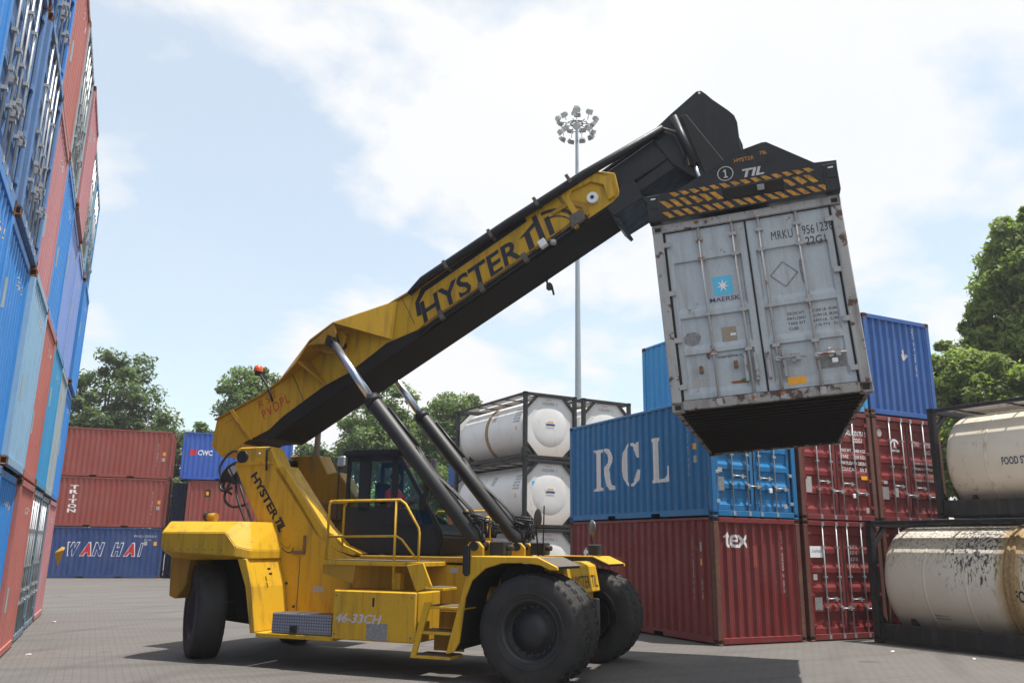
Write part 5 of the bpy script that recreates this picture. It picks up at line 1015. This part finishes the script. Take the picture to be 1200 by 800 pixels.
decal('lettering', polyglyph([[(0.1, 0), (0.9, 0), (0.9, .12), (.64, .12), (.64, 1), (.44, 1), (.12, .82), (.12, .7), (.38, .78), (.38, .12), (.1, .12)]]), (-0.19, 3.065, 0.07, 0.12), FS[1], FS[2], FS[3], M['dirtywhite'], spr, keep=True); T('TIL', (0.06, 3.02, 0.28, 0.12), FS, M['dirtywhite'], 0.035, 0.25); T('HYSTER', (-0.02, 3.255, 0.26, 0.055), FS, M['hazard'], 0.01); T('TIL', (0.31, 3.30, 0.10, 0.05), FS, M['hazard'], 0.03, 0.2)
# mast lettering (runs down the near boom support)
u = Vector((0.587, 0, -0.81)); v = Vector((0.81, 0, 0.587)); FM = (veh, Vector((-5.80, -1.0, 3.10)), u, v)
T('HYSTER', (0.0, 0.0, 0.98, 0.16), FM, M['ink'], 0.035, 0.0, 1.0, lift=0.006)
T('TIL', (1.0, 0.0, 0.24, 0.17), FM, M['ink'], 0.06, 0.25, 1.0, lift=0.006)
for (cx_, a_, b_, w_) in ((1.12, .42, .16, .022), (1.10, .34, .12, .01)):
    for k in range(16):
        t0, t1 = -2.7+k*0.2, -2.7+(k+1)*0.2; q = [(cx_+0.14+(a_+e_)*math.cos(t), 0.04+(b_+e_*0.6)*math.sin(t)) for e_, t in ((0, t0), (0, t1), (-w_, t1), (-w_, t0))]
        if q[0][0] > 1.0: decal('lettering', polyglyph([q]), (0, 0, 1, 1), FM[1], FM[2], FM[3], M['ink'], veh, keep=True, lift=0.006)
# hoses round the pivot
random.seed(5)
for pts in ([(-6.05, -0.9, 3.42), (-6.35, -0.95, 3.3), (-6.52, -0.95, 3.05), (-6.42, -1.0, 2.85), (-6.2, -1.0, 2.9)], [(-6.1, -0.8, 3.3), (-6.3, -0.9, 3.05), (-6.35, -1.0, 2.72), (-6.1, -1.05, 2.55), (-5.8, -1.03, 2.6)],
            [(-6.2, -0.9, 3.2), (-5.95, -1.04, 2.85), (-5.6, -1.04, 2.2), (-5.25, -1.04, 1.75), (-5.1, -1.0, 1.65)], [(-6.25, -0.85, 3.15), (-6.0, -1.06, 2.7), (-5.65, -1.06, 2.1), (-5.3, -1.05, 1.7)], [(-6.0, -0.7, 3.5), (-6.4, -0.8, 3.6), (-6.6, -0.9, 3.3), (-6.5, -0.9, 3.0)],
            [(-6.1, -0.6, 3.35), (-6.5, -0.7, 3.25), (-6.65, -0.7, 2.95), (-6.4, -0.75, 2.8)]):
    P2 = [Vector(p) for p in pts]; sm = []
    for i in range(len(P2)-1):
        a = P2[max(0, i-1)]; b0 = P2[i]; c0 = P2[i+1]; d0 = P2[min(len(P2)-1, i+2)]
        for t in (0, .25, .5, .75): sm.append(0.5*((2*b0)+(c0-a)*t+(2*a-5*b0+4*c0-d0)*t*t+(-a+3*b0-3*c0+d0)*t**3))
    sm.append(P2[-1]); MB().tube(sm, 0.024, 6).build('hydraulic_hose', M['hose'], veh)
hull([(-6.55, -0.95, 3.05), (-6.15, -0.95, 2.95), (-6.5, -0.6, 3.3), (-6.1, -0.6, 3.35), (-6.45, -0.9, 3.35), (-6.5, -0.6, 3.0)], 'valve_block', M['blackdull'], veh, 0.03)
# beacon, hanging lamp
MB().tube([bf(1.32, -0.55, .50), bf(1.35, -0.56, .82), bf(1.27, -0.52, 1.18)], 0.022, 6).build('beacon_post', M['blackdull'], veh)
c = Vector(bf(1.25, -0.52, 1.24)); MB().lathe([(0.001, -0.07), (0.06, -0.07), (0.065, -0.02), (0.05, 0.0)], 'z', 14, c).build('beacon_base', M['blackdull'], veh); MB().lathe([(0.085, 0.0), (0.09, 0.05), (0.075, 0.11), (0.03, 0.135), (0.001, 0.14)], 'z', 16, c).build('beacon', M['redplastic'], veh)
c = Vector(bf(6.98, 0.45, -0.12)); MB().tube([c, c+Vector((-0.02, 0, -0.08)), c+Vector((0.08, 0, -0.16)), c+Vector((0.12, 0, -0.34))], 0.02, 6).build('cable_hook', M['blackdull'], veh); MB().box(c.x-0.02, c.y-0.05, c.z-0.24, c.x+0.08, c.y+0.05, c.z-0.10).build('hanging_lamp', M['tread'], veh, bevel=0.02)

# ------------------------------------------------------------------ the driver
drv = thing('person', 'driver in a red shirt seated in the cab of the yellow machine', 'person', V4 @ Vector((-3.36, 0, 2.42)), (0, 0, VA))
def skin(name, verts, edges, radii, mat, parent, root=0, sub=2):
    me = bpy.data.meshes.new(name); me.from_pydata(verts, edges, []); me.materials.append(mat); o = link(name, me, parent)
    md = o.modifiers.new('skin', 'SKIN'); md.use_smooth_shade = True
    for i, r in enumerate(radii):
        sv = me.skin_vertices[0].data[i]; sv.radius = r if isinstance(r, tuple) else (r, r); sv.use_root = (i == root)
    s2 = o.modifiers.new('sub', 'SUBSURF'); s2.levels = s2.render_levels = sub; return o
hb = [(0, 0, 0.06), (0, 0, 0.28), (-0.02, 0, 0.44), (-0.01, 0, 0.53), (0.0, 0, 0.58)]
bv = hb+[(0.02, -0.09, 0.05), (0.42, -0.11, 0.08), (0.5, -0.11, -0.30), (0.02, 0.09, 0.05), (0.42, 0.11, 0.08), (0.5, 0.11, -0.30),
         (-0.01, -0.18, 0.43), (0.10, -0.23, 0.20), (0.36, -0.13, 0.28), (-0.01, 0.18, 0.43), (0.10, 0.23, 0.20), (0.36, 0.13, 0.28), (0.58, -0.11, -0.32), (0.58, 0.11, -0.32)]
be = [(0, 1), (1, 2), (2, 3), (3, 4), (0, 5), (5, 6), (6, 7), (0, 8), (8, 9), (9, 10), (2, 11), (11, 12), (12, 13), (2, 14), (14, 15), (15, 16), (7, 17), (10, 18)]
br_ = [(.12, .15), (.11, .14), (.10, .15), .055, .05, .09, .07, .05, .09, .07, .05, .065, .048, .035, .065, .048, .035, .045, .045]
skin('body', bv, be, br_, M['skin'], drv)
skin('shirt', [(0, 0, 0.06), (0, 0, 0.28), (-0.02, 0, 0.44), (-0.01, -0.18, 0.43), (0.07, -0.22, 0.27), (-0.01, 0.18, 0.43), (0.07, 0.22, 0.27)], [(0, 1), (1, 2), (2, 3), (3, 4), (2, 5), (5, 6)], [(.145, .17), (.135, .165), (.115, .165), .085, .07, .085, .07], M['shirt'], drv)
skin('trousers', [(0, 0, 0.03), (0.03, -0.09, 0.05), (0.42, -0.11, 0.08), (0.5, -0.11, -0.27), (0.03, 0.09, 0.05), (0.42, 0.11, 0.08), (0.5, 0.11, -0.27)], [(0, 1), (1, 2), (2, 3), (0, 4), (4, 5), (5, 6)], [.13, .105, .085, .065, .105, .085, .065], M['trouser'], drv)
def ellip(name, c, r, mat, parent, n=16, cut=None):
    bm = bmesh.new(); bmesh.ops.create_uvsphere(bm, u_segments=n*2, v_segments=n, radius=1)
    for v_ in bm.verts:
        x, y, z = v_.co
        if name == 'head':      # brow, nose, chin
            x += 0.16*math.exp(-((y/.16)**2+((z+.05)/.20)**2))*(x > 0)+0.05*math.exp(-((z+.75)/.2)**2)*(x > 0)-0.05*math.exp(-(((abs(y)-.36)/.15)**2+((z-.12)/.12)**2))*(x > 0)
            if z < 0: y *= 1+0.22*z
        v_.co = (x*r[0]+c[0], y*r[1]+c[1], z*r[2]+c[2])
    if cut: bmesh.ops.delete(bm, geom=[v_ for v_ in bm.verts if cut(v_.co)], context='VERTS')
    for f in bm.faces: f.smooth = True
    me = bpy.data.meshes.new(name); bm.to_mesh(me); bm.free(); me.materials.append(mat); return link(name, me, parent)
hd = ellip('head', (0.02, 0, 0.68), (0.098, 0.078, 0.118), M['skin'], drv)
ellip('hair', (0.005, 0, 0.70), (0.104, 0.086, 0.115), M['hair'], drv, cut=lambda c: c.z < 0.66 or (c.x > 0.06 and c.z < 0.745))
for s in (-1, 1):
    ellip('ear', (0.01, s*0.082, 0.675), (0.02, 0.01, 0.03), M['skin'], hd, 8); ellip('eye', (0.098, s*0.03, 0.695), (0.012, 0.014, 0.009), M['ink'], hd, 8)
    ellip('hand', (0.40, s*0.125, 0.285), (0.045, 0.022, 0.04), M['skin'], drv, 8)
    for q in range(4): MB().tube([(0.43, s*(0.125), 0.262+q*0.02), (0.475-0.004*abs(q-1.5), s*0.13, 0.266+q*0.02), (0.485, s*0.115, 0.262+q*0.019)], [0.010, 0.009, 0.007], 8).build('finger', M['skin'], drv)
    MB().tube([(0.39, s*0.115, 0.315), (0.43, s*0.105, 0.335), (0.46, s*0.11, 0.33)], [0.012, 0.011, 0.008], 8).build('thumb', M['skin'], drv)
    ellip('shoe', (0.60, s*0.11, -0.345), (0.14, 0.05, 0.045), M['ink'], drv, 8)
ellip('mouth', (0.098, 0, 0.632), (0.012, 0.025, 0.005), M['redplastic'], hd, 6)

# ------------------------------------------------------------------ flood light mast
ML = Vector((0.5110*46, 0.8596*46, 0))
mast = thing('floodlight_mast', 'tall grey mast with a ring of floodlights behind the boom', 'light mast', ML)
MH = 27.0
MB().lathe([(0.22, 0), (0.20, 6), (0.165, 12), (0.13, 18), (0.10, 24), (0.085, MH)], 'z', 16).build('pole', M['pole'], mast)
MB().lathe([(0.42, 0), (0.42, 0.06), (0.28, 0.08), (0.26, 0.5)], 'z', 16).build('base_flange', M['pole'], mast)
b = MB(); b.tube([(0.72*math.cos(a), 0.72*math.sin(a), MH-0.25) for a in [k*math.pi/12 for k in range(25)]], 0.03, 6)
b.tube([(0.36*math.cos(a), 0.36*math.sin(a), MH-0.1) for a in [k*math.pi/12 for k in range(25)]], 0.05, 6)
for k in range(8): a = k*math.pi/4; b.tube([(0.1*math.cos(a), 0.1*math.sin(a), MH-0.1), (0.95*math.cos(a), 0.95*math.sin(a), MH-0.25)], 0.025, 6)
b.build('head_ring', M['lampgrey'], mast)
def lamp_mesh():
    b = MB(); b.hexa([(-.20, -.10, -.16), (.20, -.10, -.16), (.14, .16, -.10), (-.14, .16, -.10), (-.20, -.10, .16), (.20, -.10, .16), (.14, .16, .10), (-.14, .16, .10)]); b.box(-.24, -.02, -.03, .24, .02, .03); return b.mesh('floodlight', 0.02)
lm = lamp_mesh(); lm.materials.append(M['lampgrey']); gm = MB().box(-.18, -.112, -.14, .18, -.101, .14).mesh('lamp_glass'); gm.materials.append(M['lens'])
random.seed(9)
for k in range(18):
    a = k*2*math.pi/18*2; tier = k // 9; rr_ = (1.15, 1.0)[tier]; z = MH+(0.15, -0.75)[tier]+random.uniform(-.12, .12)
    o = link('floodlight', lm, mast, (rr_*math.cos(a), rr_*math.sin(a), z), (rad(35), 0, a+math.pi/2+random.uniform(-.3, .3))); link('lamp_glass', gm, o)
    MB().tube([(rr_*.86*math.cos(a), rr_*.86*math.sin(a), MH-.25), (rr_*math.cos(a), rr_*math.sin(a), z)], 0.022, 5).build('lamp_bracket', M['lampgrey'], mast)
for k in range(3):
    o = link('floodlight', lm, mast, (-0.15+0.1*k, 0, MH+0.55+0.35*(k % 2)), (rad(20), 0, k*1.3)); link('lamp_glass', gm, o)
MB().tube([(0, 0, MH-0.2), (0, 0, MH+1.35)], 0.02, 6).build('lightning_rod', M['lampgrey'], mast)

# ------------------------------------------------------------------ trees and shrubs
def leaves(name, centres, radii, per, size, mat, parent, rng, squash=0.7, kind=None):
    """thousands of small folded leaf faces spread through each clump"""
    C = np.array(centres); R = np.array(radii); n = len(C)*per
    idx = np.repeat(np.arange(len(C)), per)
    d = rng.normal(size=(n, 3)); d /= np.linalg.norm(d, axis=1)[:, None]
    rad_ = R[idx]*(0.25+0.95*rng.random(n)**0.7)
    P = C[idx]+d*rad_[:, None]*np.array([1, 1, squash])+rng.normal(size=(n, 3))*0.06*R[idx][:, None]
    nrm = d*0.5+rng.normal(size=(n, 3))*0.55+np.array([0, 0, 0.55]); nrm /= np.linalg.norm(nrm, axis=1)[:, None]
    t = np.cross(nrm, rng.normal(size=(n, 3))); t /= np.linalg.norm(t, axis=1)[:, None]; bt = np.cross(nrm, t)
    s = size*(0.6+0.8*rng.random(n))[:, None]
    v = np.empty((n, 4, 3)); v[:, 0] = P-t*s; v[:, 1] = P-bt*s*0.45+nrm*s*0.12; v[:, 2] = P+t*s; v[:, 3] = P+bt*s*0.45+nrm*s*0.12
    me = bpy.data.meshes.new(name); me.vertices.add(n*4); me.vertices.foreach_set('co', v.reshape(-1)); me.loops.add(n*4); me.loops.foreach_set('vertex_index', np.arange(n*4, dtype=np.int32))
    me.polygons.add(n); me.polygons.foreach_set('loop_start', np.arange(0, n*4, 4, dtype=np.int32)); me.polygons.foreach_set('loop_total', np.full(n, 4, dtype=np.int32))
    me.update(); me.validate(); me.materials.append(mat); o = link(name, me, parent)
    if kind: o['kind'] = kind
    return o
def tree(label, base, h, cz, rx, rz_, mat, seed, nclump=46, per=420, size=0.17, group='trees beyond the container yard', clr=(0.7, 1.25), trunk_r=0.28, name='tree', cat='tree', lean=(0, 0)):
    nclump = int(nclump*2.3); per = int(per*0.36); clr = (clr[0]*0.4, clr[1]*0.7)
    rng = np.random.default_rng(seed); root = thing(name, label, cat, base, (0, 0, 0), group)
    d = rng.normal(size=(nclump, 3)); d /= np.linalg.norm(d, axis=1)[:, None]; rr2 = rng.random(nclump)**0.40*rng.uniform(.9, 1.16, nclump)
    nclump = nclump; C = d*rr2[:, None]*np.array([rx, rx, rz_])+np.array([lean[0], lean[1], cz]); C[:, 2] += (np.abs(d[:, 2]) < .3)*rng.normal(size=nclump)*0.25
    R = rng.uniform(clr[0], clr[1], nclump)
    b = MB(); b.tube([(0, 0, 0), (0.08*lean[0]+.05, 0, h*0.25), (lean[0]*.5, lean[1]*.5+.1, cz*0.75), (lean[0], lean[1], cz+rz_*0.5)], [trunk_r, trunk_r*.8, trunk_r*.6, trunk_r*.2], 10); b.build('trunk', M['barkm'], root)
    b = MB()
    for i in range(0, nclump, 2):
        s0 = Vector((lean[0]*.5, lean[1]*.5, max(cz-rz_*1.1, h*.25)+rng.random()*rz_)); e0 = Vector(C[i]); mid = (s0+e0)/2+Vector((0, 0, -0.3+rng.random()*.3))
        b.tube([s0, mid, e0], [trunk_r*.32, trunk_r*.2, trunk_r*.07], 5, False)
    b.build('limbs', M['barkm'], root)['kind'] = 'stuff'
    leaves('crown', C, R, per, size, M[mat], root, rng); return root
tree('broad dark green tree behind the red containers at far left', (0.0, 64, 0), 14, 9.9, 3.7, 4.6, 'leafdark', 1, 56, 520, 0.17, clr=(.75, 1.4))
tree('lower dark green tree right of the broad one, above the red containers', (3.9, 63.5, 0), 10, 7.2, 2.6, 3.0, 'leafdark', 2, 30, 480, 0.17)
tree('small pale green tree top poking out behind the rear of the boom', (9.0, 59.5, 0), 13.6, 11.6, 2.1, 2.2, 'leafmid', 3, 26, 460, 0.15)
tree('slender green tree behind the gap left of the boom foot', (6.3, 61.5, 0), 10, 7.9, 0.9, 2.2, 'leafmid', 4, 12, 420, 0.15)
tree('wide spreading green tree behind the driver cab', (18.6, 57.5, 0), 13.4, 9.2, 4.2, 4.1, 'leafmid', 5, 60, 540, 0.17, clr=(.8, 1.5))
tree('green tree right of the cab, left of the white tanks', (22.8, 55.5, 0), 12, 9.7, 2.5, 3.0, 'leafmid', 6, 30, 520, 0.17, clr=(.8, 1.4))
tree('rounded green tree between boom foot and cab', (14.2, 59.5, 0), 9.4, 6.6, 2.5, 2.8, 'leafdark', 7, 30, 480, 0.17)
def shrub(label, base, w, h, mat, seed, n=14, per=500, size=0.16):
    rng = np.random.default_rng(seed); root = thing('shrub', label, 'shrub', base, (0, 0, 0), 'undergrowth along the yard edge')
    C = np.stack([rng.uniform(-w, w, n), rng.uniform(-.8, .8, n), rng.uniform(0.5, h, n)], 1); leaves('foliage', C, rng.uniform(.8, 1.4, n), per, size, M[mat], root, rng)
    b = MB()
    for i in range(0, n, 2): b.tube([(C[i][0]*.4, 0, 0), (C[i][0], C[i][1], C[i][2])], [0.05, 0.015], 5, False)
    b.build('stems', M['barkm'], root)['kind'] = 'stuff'
shrub('bright lime bush between the cab and the white tanks', (22.2, 47.5, 0), 1.1, 7.0, 'leaflime', 21, 24)
shrub('lime green bush seen behind the cab windows', (15.6, 53, 0), 2.6, 5.2, 'leaflime', 22, 30)
shrub('dark bush behind the far boom support', (11.8, 56, 0), 2.6, 5.4, 'leafmid', 23, 30)
shrub('dark bush behind the royal blue container', (7.5, 61, 0), 2.8, 6.0, 'leafdark', 24, 30)
shrub('dark bush behind the red containers at far left', (1.0, 61.5, 0), 4.0, 6.4, 'leafdark', 25, 40)
shrub('green bush low behind the lift cylinders', (19.2, 52, 0), 2.2, 6.6, 'leafmid', 26, 34)
# right hand side, nearer: larger leaves
def dirpt(px, py, D):
    d = fw+rr*((px-600)/F_PX)-uu*((py-400)/F_PX); k = D/math.hypot(d.x, d.y); return Vector((d.x*k, d.y*k, CAM_H+d.z*k))
def crown_tree(label, base, blobs, mat, seed, per=900, size=0.17, group='trees at the right edge', trunk_r=0.35):
    rng = np.random.default_rng(seed); root = thing('tree', label, 'tree', base, (0, 0, 0), group); C, R = [], []
    for (c, r, n) in blobs:
        for _ in range(int(n*1.7)):
            d = rng.normal(size=3); d /= np.linalg.norm(d); C.append(np.array(c)-np.array(base)+d*r*0.98*rng.random()**.42*np.array([1, 1, .85])); R.append(rng.uniform(.18, .46)*min(r, 1.5))
    leaves('crown', C, R, per, size, M[mat], root, rng)
    top_ = max(C, key=lambda q: q[2]); b = MB(); b.tube([(0, 0, 0), (top_[0]*.2, top_[1]*.2, top_[2]*.35), (top_[0]*.6, top_[1]*.6, top_[2]*.7), tuple(top_)], [trunk_r, trunk_r*.7, trunk_r*.45, .04], 10); b.build('trunk', M['barkm'], root)
    b = MB()
    for i in range(0, len(C), 2): s0 = Vector(top_)*(0.25+0.5*rng.random()); b.tube([s0, (s0+Vector(C[i]))/2+Vector((0, 0, -.15)), Vector(C[i])], [.10, .06, .02], 5, False)
    b.build('limbs', M['barkm'], root)['kind'] = 'stuff'; return root
D = 40.0
def bl(px, py, r, n, dD=0): return (tuple(dirpt(px, py, D+dD)), r, n)
bs = dirpt(1215, 600, D); 
crown_tree('tall leafy tree rising at the right edge above the tanks', (bs.x, bs.y, 0), [bl(1190, 275, 1.0, 10), bl(1196, 325, 1.5, 16), bl(1170, 300, .7, 6), bl(1156, 345, .7, 6), bl(1176, 360, 1.3, 14), bl(1146, 388, .7, 6), bl(1165, 410, 1.3, 14), bl(1198, 400, 1.6, 16), bl(1115, 405, .6, 5), bl(1200, 250, .5, 3), bl(1225, 310, 1.6, 14), bl(1235, 380, 1.6, 14)], 'leafsun', 31, 210, 0.135)
bs = dirpt(1120, 600, D-3)
crown_tree('lower bright green tree between the dark blue container and the cream tank', (bs.x, bs.y, 0), [bl(1112, 445, 1.1, 12, -3), bl(1140, 440, 1.3, 14, -3), bl(1170, 455, 1.3, 14, -3), bl(1105, 475, 1.2, 12, -3), bl(1140, 480, 1.4, 14, -3), bl(1190, 470, 1.4, 14, -3), bl(1225, 470, 1.4, 12, -3), bl(1120, 520, 1.6, 12, -3), bl(1112, 565, 1.6, 10, -3), bl(1160, 570, 1.8, 8, -3), bl(1180, 510, 1.6, 12, -3)], 'leafsun', 32, 280, 0.12)

# ------------------------------------------------------------------ small things on the ground
random.seed(21)
for i, (x, y, lab) in enumerate(((-0.72, 17.3, 'white scrap of litter at the foot of the salmon red container'), (-0.55, 23.9, 'pale scrap of litter by the far end of the left stack'), (2.0, 15.9, 'small stone lying left of the rear tyre shadow'), (14.6, 12.4, 'small pale scrap in front of the maroon doors'), (15.1, 11.0, 'small white scrap beside the tank frame'))):
    pts = [(x+random.uniform(-.04, .04), y+random.uniform(-.04, .04), random.uniform(0.002, .02)) for _ in range(9)]+[(x-.05, y-.03, .002), (x+.05, y+.02, .002), (x, y+.05, .002)]
    tag(hull([tuple(Vector(p)-Vector((x, y, 0))) for p in pts], 'litter' if i != 2 else 'stone', M['litter'] if i != 2 else M['brownstk'], None), lab, 'litter' if i != 2 else 'stone').location = (x, y, 0)

c = dirpt(68, 651, 27.6); random.seed(4)
P9 = [(random.uniform(-.16, .2), random.uniform(-.08, .08), random.uniform(-.05, .36)) for _ in range(10)]+[(0.02, 0, -0.32), (0.05, 0.02, -0.28)]
P9 = [tuple(0.85*c_ for c_ in p) for p in P9]
tag(hull(P9, 'torn_sheet', M['yellow_old_shaded'], None), 'crumpled brown sheet caught at the far bottom corner of the left stack', 'sheet').location = c

# ------------------------------------------------------------------ haze
hb = MB().box(-60, -60, -1.2, 110, 150, 34).build('haze', None)
hm = bpy.data.materials.new('haze_air'); hm.use_nodes = True; ht = hm.node_tree; ht.nodes.clear()
ho = N(ht, 'ShaderNodeOutputMaterial'); pv = N(ht, 'ShaderNodeVolumePrincipled'); pv.inputs['Density'].default_value = 0.0007; pv.inputs['Color'].default_value = (0.93, 0.96, 1.0, 1); pv.inputs['Anisotropy'].default_value = 0.3
ht.links.new(pv.outputs[0], ho.inputs['Volume']); hb.data.materials.clear(); hb.data.materials.append(hm); hb['kind'] = 'stuff'
